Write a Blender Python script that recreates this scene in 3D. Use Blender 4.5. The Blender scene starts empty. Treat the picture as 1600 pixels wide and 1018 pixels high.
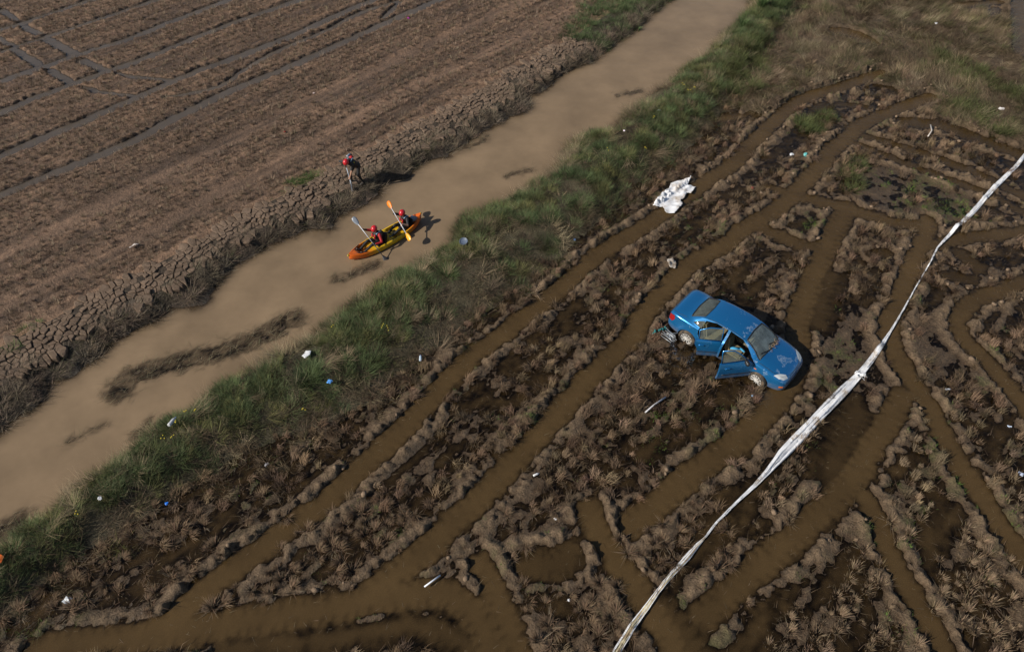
import bpy, bmesh, math, random
import numpy as np
from mathutils import Vector, Matrix
from mathutils.bvhtree import BVHTree

R = math.radians
random.seed(7)
rng = np.random.default_rng(11)
scene = bpy.context.scene
COL = scene.collection

# ------------------------------------------------------------------ camera, sky, sun, exposure
F, H, TH = 1100.0, 18.0, R(47.8)          # focal length in photo pixels, height, pitch down
cam_d = bpy.data.cameras.new('camera')
cam = bpy.data.objects.new('camera', cam_d); COL.objects.link(cam)
cam_d.sensor_width = 36; cam_d.lens = F / 1600 * 36; cam_d.clip_end = 3000
cam.location = (0, 0, H); cam.rotation_euler = (math.pi / 2 - TH, 0, 0)
scene.camera = cam

SUN_EL = R(34); SUN_AZ = Vector((-0.9, -0.43, 0)).normalized()
world = bpy.data.worlds.new('World'); scene.world = world; world.use_nodes = True
wn = world.node_tree
sky = wn.nodes.new('ShaderNodeTexSky'); sky.sky_type = 'NISHITA'; sky.sun_disc = False
sky.sun_elevation = SUN_EL; sky.sun_rotation = math.atan2(SUN_AZ.x, SUN_AZ.y)
bg = wn.nodes['Background']; bg.inputs[1].default_value = 0.062
wn.links.new(sky.outputs[0], bg.inputs[0])
sun_d = bpy.data.lights.new('sun', 'SUN'); sun_d.energy = 4.4; sun_d.angle = R(0.5); sun_d.color = (1, 0.93, 0.82)
sun = bpy.data.objects.new('sun', sun_d); COL.objects.link(sun)
sdir = Vector((SUN_AZ.x * math.cos(SUN_EL), SUN_AZ.y * math.cos(SUN_EL), math.sin(SUN_EL)))
sun.rotation_euler = sdir.to_track_quat('Z', 'Y').to_euler(); sun.location = sdir * 60
vs = scene.view_settings
vs.view_transform = 'Standard'; vs.look = 'None'; vs.gamma = 1; vs.use_curve_mapping = False; vs.exposure = 0.24

# ------------------------------------------------------------------ helpers
CT, ST = math.cos(TH), math.sin(TH)
def P(x, y, z=0.0):
    """point of the place at height z seen at photo pixel (x, y)"""
    a, b = (x - 800) / F, (y - 509) / F
    r = (a, CT - b * ST, -ST - b * CT)
    t = (H - z) / -r[2]
    return Vector((r[0] * t, r[1] * t, z))
def proj(x, y, z):
    dz = z - H
    d = y * CT - dz * ST
    return 800 + F * x / d, 509 - F * (y * ST + dz * CT) / d

def tag(o, label=None, cat=None, group=None, kind=None):
    if label: o['label'] = label
    if cat: o['category'] = cat
    if group: o['group'] = group
    if kind: o['kind'] = kind
    return o
def empty(name, loc=(0, 0, 0)):
    o = bpy.data.objects.new(name, None); o.empty_display_size = .2
    COL.objects.link(o); o.location = loc; return o
def link(name, me, mats=(), parent=None, smooth=True):
    o = bpy.data.objects.new(name, me); COL.objects.link(o)
    for m in (mats if isinstance(mats, (list, tuple)) else [mats]): me.materials.append(m)
    if smooth: me.shade_smooth()
    if parent: o.parent = parent
    return o
def mesh_np(name, V, tris, mats=(), parent=None, cols=None, floats=None, smooth=True, quads=False):
    me = bpy.data.meshes.new(name); k = 4 if quads else 3
    V = np.ascontiguousarray(V, np.float32); T = np.ascontiguousarray(tris, np.int32)
    me.vertices.add(len(V)); me.vertices.foreach_set('co', V.ravel())
    me.loops.add(T.size); me.loops.foreach_set('vertex_index', T.ravel())
    me.polygons.add(len(T)); me.polygons.foreach_set('loop_start', np.arange(0, T.size, k, dtype=np.int32))
    me.update(calc_edges=True)
    if cols is not None:
        a = me.attributes.new('tint', 'FLOAT_COLOR', 'POINT')
        c = np.ones((len(V), 4), np.float32); c[:, :3] = cols; a.data.foreach_set('color', c.ravel())
    for n, f in (floats or {}).items():
        a = me.attributes.new(n, 'FLOAT', 'POINT'); a.data.foreach_set('value', np.ascontiguousarray(f, np.float32).ravel())
    return link(name, me, mats, parent, smooth)
def bm_obj(name, bm, mats=(), parent=None, smooth=True, sharp=None):
    bmesh.ops.recalc_face_normals(bm, faces=bm.faces)
    me = bpy.data.meshes.new(name); bm.to_mesh(me); bm.free()
    o = link(name, me, mats, parent, smooth)
    if sharp: me.set_sharp_from_angle(angle=R(sharp))
    return o
def bake(o):
    """apply the modifiers of an object"""
    dg = bpy.context.evaluated_depsgraph_get()
    me = bpy.data.meshes.new_from_object(o.evaluated_get(dg))
    old = o.data; o.modifiers.clear(); o.data = me
    bpy.data.meshes.remove(old); return o
def copy_tree(o, parent=None):
    c = o.copy(); COL.objects.link(c); c.parent = parent
    for ch in o.children: copy_tree(ch, c)
    return c

# ---- materials
class N:
    def __init__(s, name):
        s.m = bpy.data.materials.new(name); s.m.use_nodes = True; s.t = s.m.node_tree
        s.p = s.t.nodes.get('Principled BSDF'); s.out = s.t.nodes['Material Output']
    def n(s, kind, **kw):
        x = s.t.nodes.new('ShaderNode' + kind)
        for k, v in kw.items():
            if k.startswith('i_'):
                x.inputs[k[2:].replace('_', ' ')].default_value = v
            else: setattr(x, k, v)
        return x
    def l(s, a, b): s.t.links.new(a, b)
    def noise(s, scale, detail=4, vec=None, rough=.6):
        x = s.n('TexNoise', i_Scale=scale, i_Detail=detail, i_Roughness=rough)
        if vec: s.l(vec, x.inputs['Vector'])
        return x
    def ramp(s, src, stops):
        x = s.n('ValToRGB'); e = x.color_ramp.elements
        while len(e) < len(stops): e.new(.5)
        for k, (p, c) in enumerate(stops):
            e[k].position = p; e[k].color = (c, c, c, 1) if not isinstance(c, tuple) else c + (1,)
        s.l(src, x.inputs[0]); return x
    def mixc(s, f, a, b, mode='MIX'):
        x = s.n('Mix', data_type='RGBA', blend_type=mode)
        for i, v in ((0, f), (6, a), (7, b)):
            if hasattr(v, 'links'): s.l(v, x.inputs[i])
            elif isinstance(v, tuple): x.inputs[i].default_value = v + (1,)
            else: x.inputs[i].default_value = v
        return x.outputs[2]
def plain(name, c, rough=.6, metal=0, var=.25, scale=12, bump=0, coat=0, spec=.5):
    m = N(name); tc = m.n('TexCoord').outputs['Object']
    nz = m.noise(scale, 4, tc)
    r = m.ramp(nz.outputs[0], [(.3, 1 - var), (.7, 1.0)])
    m.l(m.mixc(1.0, c, r.outputs[0], 'MULTIPLY'), m.p.inputs['Base Color'])
    m.p.inputs['Roughness'].default_value = rough; m.p.inputs['Metallic'].default_value = metal
    m.p.inputs['Coat Weight'].default_value = coat; m.p.inputs['Specular IOR Level'].default_value = spec
    if bump:
        b = m.n('Bump', i_Strength=bump, i_Distance=.02); m.l(nz.outputs[0], b.inputs['Height']); m.l(b.outputs[0], m.p.inputs['Normal'])
    return m.m
def muddy(name, c, mud=(.16, .115, .075), amount=.5, rough=.5, scale=6, bump=.0):
    """a material with stains of dried mud"""
    m = N(name); tc = m.n('TexCoord').outputs['Object']
    nz = m.noise(scale, 6, tc, .65)
    r = m.ramp(nz.outputs[0], [(1 - amount - .12, 0.0), (1 - amount + .12, 1.0)])
    m.l(m.mixc(r.outputs[0], c, mud), m.p.inputs['Base Color'])
    m.p.inputs['Roughness'].default_value = rough
    return m.m

def soil_material():
    m = N('mud soil'); at = m.n('Attribute', attribute_name='tint'); wet = m.n('Attribute', attribute_name='wet')
    geo = m.n('NewGeometry').outputs['Position']
    n1 = m.noise(3.2, 6, geo, .65); n2 = m.noise(22, 5, geo, .7); n3 = m.noise(70, 3, geo, .6)
    r1 = m.ramp(n1.outputs[0], [(.28, .62), (.72, 1.28)]); r2 = m.ramp(n2.outputs[0], [(.3, .62), (.7, 1.3)])
    c = m.mixc(1.0, at.outputs['Color'], r1.outputs[0], 'MULTIPLY'); c = m.mixc(1.0, c, r2.outputs[0], 'MULTIPLY')
    m.l(c, m.p.inputs['Base Color'])
    rr = m.n('MapRange', i_To_Min=.92, i_To_Max=.38); m.l(wet.outputs['Fac'], rr.inputs[0]); m.l(rr.outputs[0], m.p.inputs['Roughness'])
    m.p.inputs['Specular IOR Level'].default_value = .35
    n0 = m.noise(8, 4, geo, .6); add0 = m.n('Math', operation='MULTIPLY_ADD'); m.l(n3.outputs[0], add0.inputs[0]); add0.inputs[1].default_value = .35; m.l(n2.outputs[0], add0.inputs[2])
    add = m.n('Math', operation='MULTIPLY_ADD'); m.l(n0.outputs[0], add.inputs[0]); add.inputs[1].default_value = 1.3; m.l(add0.outputs[0], add.inputs[2])
    b = m.n('Bump', i_Strength=1.0, i_Distance=.11); m.l(add.outputs[0], b.inputs['Height']); m.l(b.outputs[0], m.p.inputs['Normal'])
    return m.m
def water_material(name, mudcol, clear, rough, wave):
    """turbid water: the deeper it is the less of the bed shows"""
    m = N(name); m.t.nodes.remove(m.p)
    dep = m.n('Attribute', attribute_name='turbidity'); geo = m.n('NewGeometry').outputs['Position']
    nz = m.noise(.5, 5, geo, .6); r = m.ramp(nz.outputs[0], [(.3, .78), (.7, 1.14)])
    dif = m.n('BsdfDiffuse'); m.l(m.mixc(1.0, mudcol, r.outputs[0], 'MULTIPLY'), dif.inputs[0])
    tr = m.n('BsdfTransparent'); tr.inputs[0].default_value = clear + (1,)
    mx = m.n('MixShader'); m.l(dep.outputs['Fac'], mx.inputs[0]); m.l(tr.outputs[0], mx.inputs[1]); m.l(dif.outputs[0], mx.inputs[2])
    mp = m.n('Mapping'); m.l(geo, mp.inputs[0]); mp.inputs['Rotation'].default_value = (0, 0, R(20)); mp.inputs['Scale'].default_value = (1.2, 3.0, 1)
    w = m.noise(wave, 3, mp.outputs[0]); b = m.n('Bump', i_Strength=.45, i_Distance=.05); m.l(w.outputs[0], b.inputs['Height'])
    gl = m.n('BsdfGlossy', i_Roughness=rough); m.l(b.outputs[0], gl.inputs['Normal'])
    fr = m.n('Fresnel', i_IOR=1.33); m.l(b.outputs[0], fr.inputs['Normal'])
    fx = m.n('MixShader'); m.l(fr.outputs[0], fx.inputs[0]); m.l(mx.outputs[0], fx.inputs[1]); m.l(gl.outputs[0], fx.inputs[2])
    m.l(fx.outputs[0], m.out.inputs[0]); return m.m
def leaf_material():
    m = N('stalks and blades'); at = m.n('Attribute', attribute_name='tint')
    m.l(at.outputs['Color'], m.p.inputs['Base Color']); m.p.inputs['Roughness'].default_value = .75
    m.p.inputs['Specular IOR Level'].default_value = .2
    tl = m.n('BsdfTranslucent'); m.l(at.outputs['Color'], tl.inputs[0])
    mx = m.n('MixShader'); mx.inputs[0].default_value = .22
    m.l(m.p.outputs[0], mx.inputs[1]); m.l(tl.outputs[0], mx.inputs[2]); m.l(mx.outputs[0], m.out.inputs[0])
    return m.m
M_SOIL = soil_material(); M_LEAF = leaf_material()
M_CANAL = water_material('canal water', (.232, .165, .102), (.6, .5, .35), .06, 2.2)
M_FLOOD = water_material('flood water', (.105, .066, .028), (.70, .54, .34), .05, 2.5)
M_RUTW = water_material('sky greyed rut water', (.12, .098, .08), (.7, .6, .45), .05, 1.5)  # mud colour made greyer and lighter to stand in for sky reflection

# ---- numpy noise
def vn(x, y, seed=0):
    xi = np.floor(x).astype(np.int64); yi = np.floor(y).astype(np.int64); fx = x - xi; fy = y - yi
    fx = fx * fx * (3 - 2 * fx); fy = fy * fy * (3 - 2 * fy)
    def h(a, b):
        n = (a * 374761393 + b * 668265263 + seed * 974634777) & 0xffffffff
        n = ((n ^ (n >> 13)) * 1274126177) & 0xffffffff
        return ((n ^ (n >> 16)) & 0xffff) / 65535.0
    return (h(xi, yi) * (1 - fx) + h(xi + 1, yi) * fx) * (1 - fy) + (h(xi, yi + 1) * (1 - fx) + h(xi + 1, yi + 1) * fx) * fy
def fbm(x, y, seed=0, o=4):
    s = 0; a = .5; t = 0
    for k in range(o): s = s + a * vn(x * 2 ** k, y * 2 ** k, seed + k * 17); t += a; a *= .55
    return s / t
def sst(a, b, x):
    t = np.clip((x - a) / (b - a), 0, 1); return t * t * (3 - 2 * t)

# ------------------------------------------------------------------ the lie of the land
GS = .073
xs = -34.5 + GS * np.arange(8 * 118 + 1); ys = 3.4 + GS * np.arange(8 * 75 + 1)
X, Y = np.meshgrid(xs, ys)
def world_line(pts, z=0.0, sub=4):
    w = np.array([P(p[0], p[1], z)[:2] for p in pts])
    if len(w) > 2 and sub > 1:
        q = np.vstack([2 * w[0] - w[1], w, 2 * w[-1] - w[-2]]); out = []
        for i in range(1, len(q) - 2):
            for k in range(sub):
                t = k / sub; a, b, c, d = q[i - 1:i + 3]
                out.append(.5 * (2 * b + (c - a) * t + (2 * a - 5 * b + 4 * c - d) * t * t + (3 * b - a - 3 * c + d) * t ** 3))
        out.append(w[-1]); w = np.array(out)
    return w
def polydist(w, reach):
    D = np.full(X.shape, 1e3); S = np.zeros(X.shape); G = np.ones(X.shape); s0 = 0
    for a, b in zip(w[:-1], w[1:]):
        L = math.hypot(*(b - a)) + 1e-9
        i0, i1 = np.searchsorted(xs, [min(a[0], b[0]) - reach, max(a[0], b[0]) + reach])
        j0, j1 = np.searchsorted(ys, [min(a[1], b[1]) - reach, max(a[1], b[1]) + reach])
        if i1 > i0 and j1 > j0:
            sl = (slice(j0, j1), slice(i0, i1)); dx = X[sl] - a[0]; dy = Y[sl] - a[1]; u = (b - a) / L
            t = np.clip(dx * u[0] + dy * u[1], 0, L); ex = dx - t * u[0]; ey = dy - t * u[1]
            d = np.hypot(ex, ey); m = d < D[sl]
            D[sl][m] = d[m]; S[sl][m] = (s0 + t)[m]; G[sl][m] = np.where(u[0] * ey - u[1] * ex > 0, 1, -1)[m]
        s0 += L
    return D, S, G
def inside(poly, z=0.0):
    w = [P(*p, z)[:2] for p in poly]; m = np.zeros(X.shape, bool)
    for (x0, y0), (x1, y1) in zip(w, w[1:] + w[:1]):
        c = (y0 > Y) != (y1 > Y)
        m ^= c & (X < (x1 - x0) * (Y - y0) / (y1 - y0 + 1e-12) + x0)
    return m

CANAL_Z = -0.30
left_shore = [(-260, 840), (-120, 752), (-40, 706), (0, 684), (20, 660), (67, 630), (78, 605), (125, 582), (172, 558), (182, 537), (207, 523), (250, 508), (265, 486), (317, 472), (350, 432), (400, 397), (450, 374), (520, 362), (542, 340), (575, 320), (600, 294), (625, 280), (662, 257), (700, 245), (720, 231), (760, 208), (800, 186), (822, 176), (829, 153), (857, 142), (882, 118), (920, 102), (945, 81), (970, 65), (990, 47), (1017, 27), (1042, 7), (1075, -15), (1140, -60)]
right_shore = [(-200, 980), (-80, 905), (0, 858), (37, 824), (75, 808), (107, 775), (140, 742), (175, 722), (212, 690), (245, 662), (287, 642), (312, 622), (345, 592), (400, 560), (450, 535), (507, 503), (540, 466), (575, 452), (620, 418), (650, 402), (682, 387), (702, 365), (725, 334), (775, 313), (800, 299), (837, 281), (862, 255), (882, 235), (903, 210), (940, 201), (980, 172), (1005, 152), (1045, 127), (1070, 107), (1105, 80), (1132, 48), (1152, 27), (1168, 6), (1190, -25), (1230, -70)]
bank_line = [(-260, 680), (-60, 573), (60, 509), (230, 420), (400, 327), (560, 240), (680, 178), (800, 110), (880, 66), (940, 28), (1000, -8), (1080, -60)]
levee_foot = [(-220, 1120), (-60, 1010), (60, 925), (130, 865), (250, 795), (350, 727), (450, 682), (560, 640), (620, 592), (690, 540), (760, 490), (830, 440), (880, 400), (950, 342), (1000, 292), (1060, 250), (1120, 195), (1160, 140), (1205, 75), (1245, 30), (1290, -30), (1330, -70)]
wob = lambda s, k, sd: (fbm(X * s, Y * s, sd) - .5) * k
dL, _, gL = polydist(world_line(left_shore, CANAL_Z), 60); eL = dL * gL - .08 + wob(1.1, .9, 1)
dR, sR, gR = polydist(world_line(right_shore, CANAL_Z), 60); eR = -dR * gR - .28 + wob(1.1, .9, 2)
dB, sB, gB = polydist(world_line(bank_line), 60); eB = dB * gB
dF, _, gF = polydist(world_line(levee_foot), 60); eF = -dF * gF
canal = (eL < 0) & (eR < 0)
leftland = eL >= 0
rightland = (eR >= 0) & ~leftland
tB = np.where(eB < 0, np.clip(eL, 0, 99) / (np.clip(eL, 0, 99) + np.abs(eB) + 1e-6), 1.0)
tF = np.where(eF < 0, np.clip(eR, 0, 99) / (np.clip(eR, 0, 99) + np.abs(eF) + 1e-6), 1.0)

# ruts: traced centre lines, half width, depth, berm
RUTS_R = [
 ([(1378, 114), (1320, 134), (1262, 152), (1230, 172), (1200, 200), (1172, 226), (1150, 252), (1120, 272), (1092, 292), (1060, 316), (1037, 333), (1000, 358), (950, 388), (912, 416), (887, 441), (850, 472), (812, 500), (790, 520), (745, 550), (700, 593), (650, 650), (612, 686), (575, 722), (542, 752), (500, 792), (462, 818), (425, 845), (400, 863), (375, 880), (325, 920), (295, 948), (262, 980)], .40, .24, .14),
 ([(1455, 152), (1412, 167), (1375, 182), (1345, 196), (1325, 215), (1300, 234), (1280, 262), (1255, 287), (1232, 310), (1200, 336), (1157, 360), (1135, 381), (1075, 415), (1055, 436), (1025, 467), (1003, 497), (985, 530), (958, 555), (920, 592), (887, 630), (850, 670), (820, 704), (790, 735), (750, 780), (712, 813), (675, 850), (637, 882), (600, 912), (575, 928)], .42, .24, .14),
 ([(60, 1015), (150, 1003), (275, 988), (400, 968), (520, 950), (600, 934), (680, 925), (722, 942), (752, 975), (775, 1025)], .44, .22, .12),
 ([(350, 1014), (450, 1004), (560, 990), (640, 977), (700, 990), (740, 1015)], .30, .13, .0),
 ([(752, 880), (766, 905), (782, 945), (800, 990), (812, 1025)], .34, .22, .14),
 ([(1325, 322), (1312, 344), (1300, 368), (1287, 396), (1272, 430), (1258, 467), (1248, 505), (1246, 540), (1240, 580), (1222, 615), (1190, 650), (1150, 690), (1090, 735), (1040, 775), (1000, 808), (985, 820)], .45, .22, .13),
 ([(1295, 430), (1283, 470), (1276, 505)], .5, .10, .0),
 ([(922, 796), (936, 832), (960, 872), (988, 908), (1010, 945), (1040, 985), (1060, 1030)], .40, .24, .13),
 ([(1030, 955), (1062, 985), (1085, 1030)], .55, .14, .0),
 ([(1412, 618), (1390, 655), (1365, 695), (1335, 745), (1290, 795), (1240, 840), (1190, 883), (1140, 925), (1102, 962)], .42, .20, .12),
 ([(1340, 640), (1320, 690), (1300, 740)], .55, .08, .0),
 ([(1450, 345), (1447, 366), (1437, 388), (1425, 415), (1412, 450), (1400, 480), (1388, 508), (1392, 535), (1407, 567), (1425, 597), (1442, 622), (1460, 650), (1475, 685), (1495, 717), (1515, 750), (1550, 800), (1576, 840), (1610, 885)], .36, .24, .13),
 ([(1353, 776), (1362, 797), (1376, 822), (1390, 863), (1412, 903), (1437, 948), (1462, 988), (1482, 1030)], .30, .22, .12),
 ([(1495, 505), (1505, 528), (1537, 560), (1562, 590), (1587, 617), (1625, 665)], .34, .22, .12),
 ([(1640, 430), (1600, 442), (1562, 455), (1525, 468), (1505, 485), (1495, 505)], .36, .20, .12),
 ([(1640, 358), (1600, 362), (1550, 367), (1512, 372), (1482, 378), (1455, 385)], .36, .20, .12),
 ([(1207, 296), (1237, 304), (1275, 314), (1312, 322), (1350, 335), (1387, 345), (1425, 352), (1450, 360)], .38, .20, .11),
 ([(1178, 352), (1200, 362), (1225, 372), (1250, 382), (1275, 391)], .36, .18, .11),
 ([(1412, 190), (1475, 197), (1525, 217), (1575, 235), (1620, 250)], .46, .14, .12),
 ([(1352, 214), (1400, 227), (1450, 243), (1500, 261), (1550, 283), (1620, 318)], .30, .14, .12),
 ([(1338, 224), (1375, 240), (1425, 260), (1475, 278), (1525, 296), (1565, 314), (1610, 338)], .26, .14, .12),
 ([(1310, 163), (1360, 169)], .25, .1, .05),
 ([(830, 880), (865, 882), (890, 872)], .5, .13, .12),
 ([(1370, 400), (1385, 395)], .3, .1, .08), ([(1500, 395), (1530, 420)], .35, .1, .08), ([(1480, 430), (1520, 440)], .3, .09, .07),
 ([(1308, 50), (1335, 54), (1358, 66)], .6, .35, .02), ([(1606, -40), (1600, 20), (1606, 85)], .8, .35, .05), ([(1490, 9), (1560, 4)], .3, .3, .0), ([(1545, 24), (1556, 14)], .25, .3, .0), ([(1115, 186), (1150, 183), (1175, 178)], .2, .2, .0),
]
RUTS_L = [
 ([(-60, 66), (0, 46), (35, 36), (142, 0), (220, -28)], .22), ([(-60, 102), (0, 82), (25, 73), (75, 56), (125, 40), (175, 23), (237, 2), (300, -20)], .20),
 ([(-60, 149), (0, 127), (75, 102), (125, 85), (187, 65), (250, 41), (312, 17), (357, 0), (430, -28)], .24),
 ([(-60, 197), (0, 175), (62, 150), (125, 127), (187, 105), (250, 82), (312, 56), (375, 32), (400, 23), (467, 0), (540, -28)], .26),
 ([(-60, 270), (0, 244), (62, 217), (125, 191), (187, 164), (250, 136), (312, 110), (362, 92), (400, 78), (450, 59), (500, 36), (550, 13), (587, -2), (640, -25)], .26),
 ([(-60, 330), (20, 297), (100, 264), (160, 240), (212, 217), (250, 196), (312, 165), (362, 141), (400, 125), (450, 105), (500, 82), (550, 60), (600, 37), (650, 15), (690, -2), (740, -25)], .26),
 ([(262, 152), (312, 143), (352, 130), (400, 97), (450, 72), (505, 50), (562, 20), (620, 2)], .16), ([(600, 27), (612, 15), (626, 3)], .16),
 ([(2, 15), (25, 31)], .20), ([(38, 42), (60, 52)], .20), ([(-8, 57), (15, 70)], .20), ([(25, 79), (60, 100)], .20), ([(75, 62), (100, 75), (120, 86)], .24), ([(79, 110), (112, 130)], .2), ([(128, 94), (165, 110)], .22), ([(132, 135), (160, 144), (212, 150)], .13), ([(185, 114), (212, 120), (270, 125)], .13),
]
TRACKS_L = [
 [(-60, 425), (0, 397), (75, 365), (150, 325), (212, 292), (275, 262), (400, 200), (475, 160), (550, 125), (625, 90), (700, 55), (800, 8), (860, -20)],
 [(-60, 510), (0, 480), (75, 442), (150, 400), (225, 362), (300, 321), (375, 284), (430, 255), (500, 213), (587, 166), (650, 132), (725, 99), (800, 62), (870, 28), (930, -5)]]
ROWA = math.atan2(.735, .678); ca, sa = math.cos(ROWA), math.sin(ROWA)
U_ = X * ca + Y * sa; V_ = -X * sa + Y * ca
fur = fbm(U_ * .22, V_ * 2.4, 121, 3); fur2 = fbm(U_ * .5, V_ * 5.5, 131, 2)
cut = np.zeros(X.shape); bed = np.zeros(X.shape); berm = np.zeros(X.shape); track = np.zeros(X.shape)
nz1 = fbm(X * 1.6, Y * 1.6, 5); nz2 = fbm(X * 4.2, Y * 4.2, 9); nz3 = vn(X * 9, Y * 9, 3)
for pts, hw, dep, bm_ in RUTS_R:
    D, S, G = polydist(world_line(pts), 1.9)
    hwv = hw * (.70 + .4 * nz1); D = D + (nz2 - .5) * .20 + (nz3 - .5) * .05
    c = sst(hwv + .08, hwv - .10, D) if bm_ > 0 else sst(hwv + .4, hwv - .3, D)
    tread = np.sin(2 * np.pi * S / .30 + G * 1.9 + 5 * nz1 + 3 * nz2 + 4 * D)
    d = dep * (1 - .38 * sst(0, .6, tread) * sst(.05, .3, D) - .35 * (nz1 - .4) - .25 * (nz2 - .5))
    up = c > cut; bed = np.where(c * d > bed, c * d, bed); cut = np.maximum(cut, c)
    lump = .50 + .26 * sst(-.5, .7, tread) * (.3 + 1.2 * nz2) + 1.3 * (nz1 - .42) + 1.1 * (nz2 - .5) + .6 * (nz3 - .5)
    berm = np.maximum(berm, bm_ * 1.15 * lump * np.exp(-((D - hwv - .19) / np.where(D < hwv + .19, .13, .22)) ** 2))
for pts, hw in RUTS_L:
    D, S, G = polydist(world_line(pts), 1.5); hwv = hw * (.95 + .5 * nz1); D = D + (nz2 - .5) * .2
    c = sst(hwv + .06, hwv - .07, D); bed = np.maximum(bed, c * .15); cut = np.maximum(cut, c)
    berm = np.maximum(berm, .05 * (.2 + nz2) * np.exp(-((D - hwv - .14) / .13) ** 2))
for pts in TRACKS_L:
    D, S, G = polydist(world_line(pts), 1.5); track = np.maximum(track, sst(.55, .2, D + (nz2 - .5) * .3))

base_r = -.030 + .20 * (nz1 - .5) + .16 * (nz2 - .5) + .05 * (nz3 - .5)
flat = inside([(1340, 250), (1400, 245), (1520, 300), (1520, 350), (1440, 342), (1340, 322)]) | inside([(1285, 540), (1330, 470), (1380, 500), (1375, 560), (1440, 640), (1400, 700), (1330, 760), (1265, 770), (1290, 640)]) | inside([(1440, 480), (1490, 520), (1520, 570), (1480, 600), (1430, 560)])
reedzone = inside([(1150, 192), (1180, 100), (1250, 20), (1290, -80), (1700, -80), (1700, 330), (1600, 232), (1530, 205), (1460, 180), (1395, 135), (1330, 125), (1250, 145), (1200, 172)])
base_r = base_r * .75 + .10 * (fur - .5) + .06 * (fur2 - .5)
base_r = np.where(flat, .005 + .06 * (nz1 - .5) + .08 * (nz2 - .5), base_r)
base_r = base_r + reedzone * (.10 + .25 * (fbm(X * .7, Y * .7, 21) - .4))
Zr = base_r * (1 - cut) + berm * (1 - cut) - bed
lev = np.interp(tF, [0, .10, .30, .60, .85, 1], [CANAL_Z - .02, .02, .42, .46, .14, .0]) + .28 * (fbm(X * .9, Y * .9, 31) - .5) * sst(0, .2, tF) * sst(1, .7, tF)
Zr = Zr * sst(.8, 1, tF) + np.where(tF < 1, lev, 0)
Zl = .02 + .07 * (nz1 - .5) + (.09 * (nz2 - .5) + .06 * (nz3 - .5)) * (1 - .7 * track) - .035 * track + .12 * (fur - .5) + .07 * (fur2 - .5)
Zl = np.maximum(Zl, -.01 + .03 * (nz2 - .5)) * (1 - cut) + berm * (1 - cut) - bed
bank = np.interp(tB, [0, .12, .35, .75, .95, 1], [CANAL_Z - .02, -.12, .05, .12, .06, .0]) + .16 * (nz2 - .5) * sst(1, .6, tB) * sst(0, .2, tB)
Zl = np.where(tB < 1, bank + .03 * (nz1 - .5), Zl)
shoal = np.zeros(X.shape)
SHOALS = [([(185, 612), (205, 590), (250, 575), (300, 560), (360, 545), (420, 520), (455, 498)], .6), ([(108, 690), (135, 676), (165, 662)], .22), ([(528, 436), (560, 425), (590, 412)], .35), ([(590, 440), (640, 420)], .25), ([(965, 150), (1000, 142)], .3), ([(30, 815), (0, 830)], .5), ([(700, 235), (740, 228), (760, 215)], .3), ([(790, 275), (830, 265)], .25), ([(215, 680), (240, 655)], .3)]
for pts, hw in SHOALS:
    D, _, _ = polydist(world_line(pts, CANAL_Z), 1.5); shoal = np.maximum(shoal, sst(hw + .25, hw - .3, D + (nz2 - .5) * .7))
shore = np.minimum(np.abs(eL), np.abs(eR))
Zc = CANAL_Z - np.interp(shore, [0, .5, 1.5], [.01, .16, .6]); Zc = np.maximum(Zc, CANAL_Z - .28 + shoal * (.25 + .10 * (nz2 - .35)))
Z = np.where(canal, Zc, np.where(leftland, Zl, Zr))
LEFT_WL, RIGHT_WL = -.03, .0
wl = np.where(canal, CANAL_Z, np.where(leftland, np.where(tB < 1, CANAL_Z, LEFT_WL), np.where(tF < .7, CANAL_Z, RIGHT_WL)))
above = Z - wl
wet = np.clip(np.exp(-np.clip(above, 0, 9) / .09), 0, 1)
wet = np.where(reedzone | ((tF < 1) & rightland), wet * .6, wet)
c3 = lambda *c: np.array(c)[None, None, :]
w3 = lambda a: a[..., None]
tint = c3(.265, .185, .115) * w3(1 - wet) + c3(.080, .050, .028) * w3(wet)
lt = c3(.275, .172, .110) * (1 - w3(wet) * .42) * w3(.62 + .4 * fbm(X * .5, Y * .5, 77) + .62 * (fur - .42) + .75 * (fur2 - .45)); lt = lt * w3(1 + .30 * track + .35 * sst(.45, .1, np.abs(eB - .12))); tint = np.where(w3(leftland), lt, tint)
lev_c = c3(.10, .085, .05) + 0 * w3(X); tint = np.where(w3(rightland & (tF < 1)), lev_c, tint)
tint = np.where(w3(leftland & (tB < .96)), c3(.075, .056, .04), tint)
tint = np.where(w3(reedzone & (cut < .3)), tint * .6, tint)
green_n = sst(.55, .75, fbm(X * .8, Y * .8, 41)) * sst(.45, .65, nz2) * (rightland & (tF >= 1))
tint = tint * w3(1 - .5 * green_n) + c3(.07, .085, .025) * w3(.5 * green_n)

ny, nx = X.shape
idx = np.arange(nx * ny).reshape(ny, nx)
quads = np.stack([idx[:-1, :-1], idx[:-1, 1:], idx[1:, 1:], idx[1:, :-1]], -1).reshape(-1, 4)
PXg, PYg = proj(X, Y, Z)
inview = (PXg > -170) & (PXg < 1770) & (PYg > -90) & (PYg < 1090)
wide = (PXg > -330) & (PXg < 1930) & (PYg > -150) & (PYg < 1250)
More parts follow.
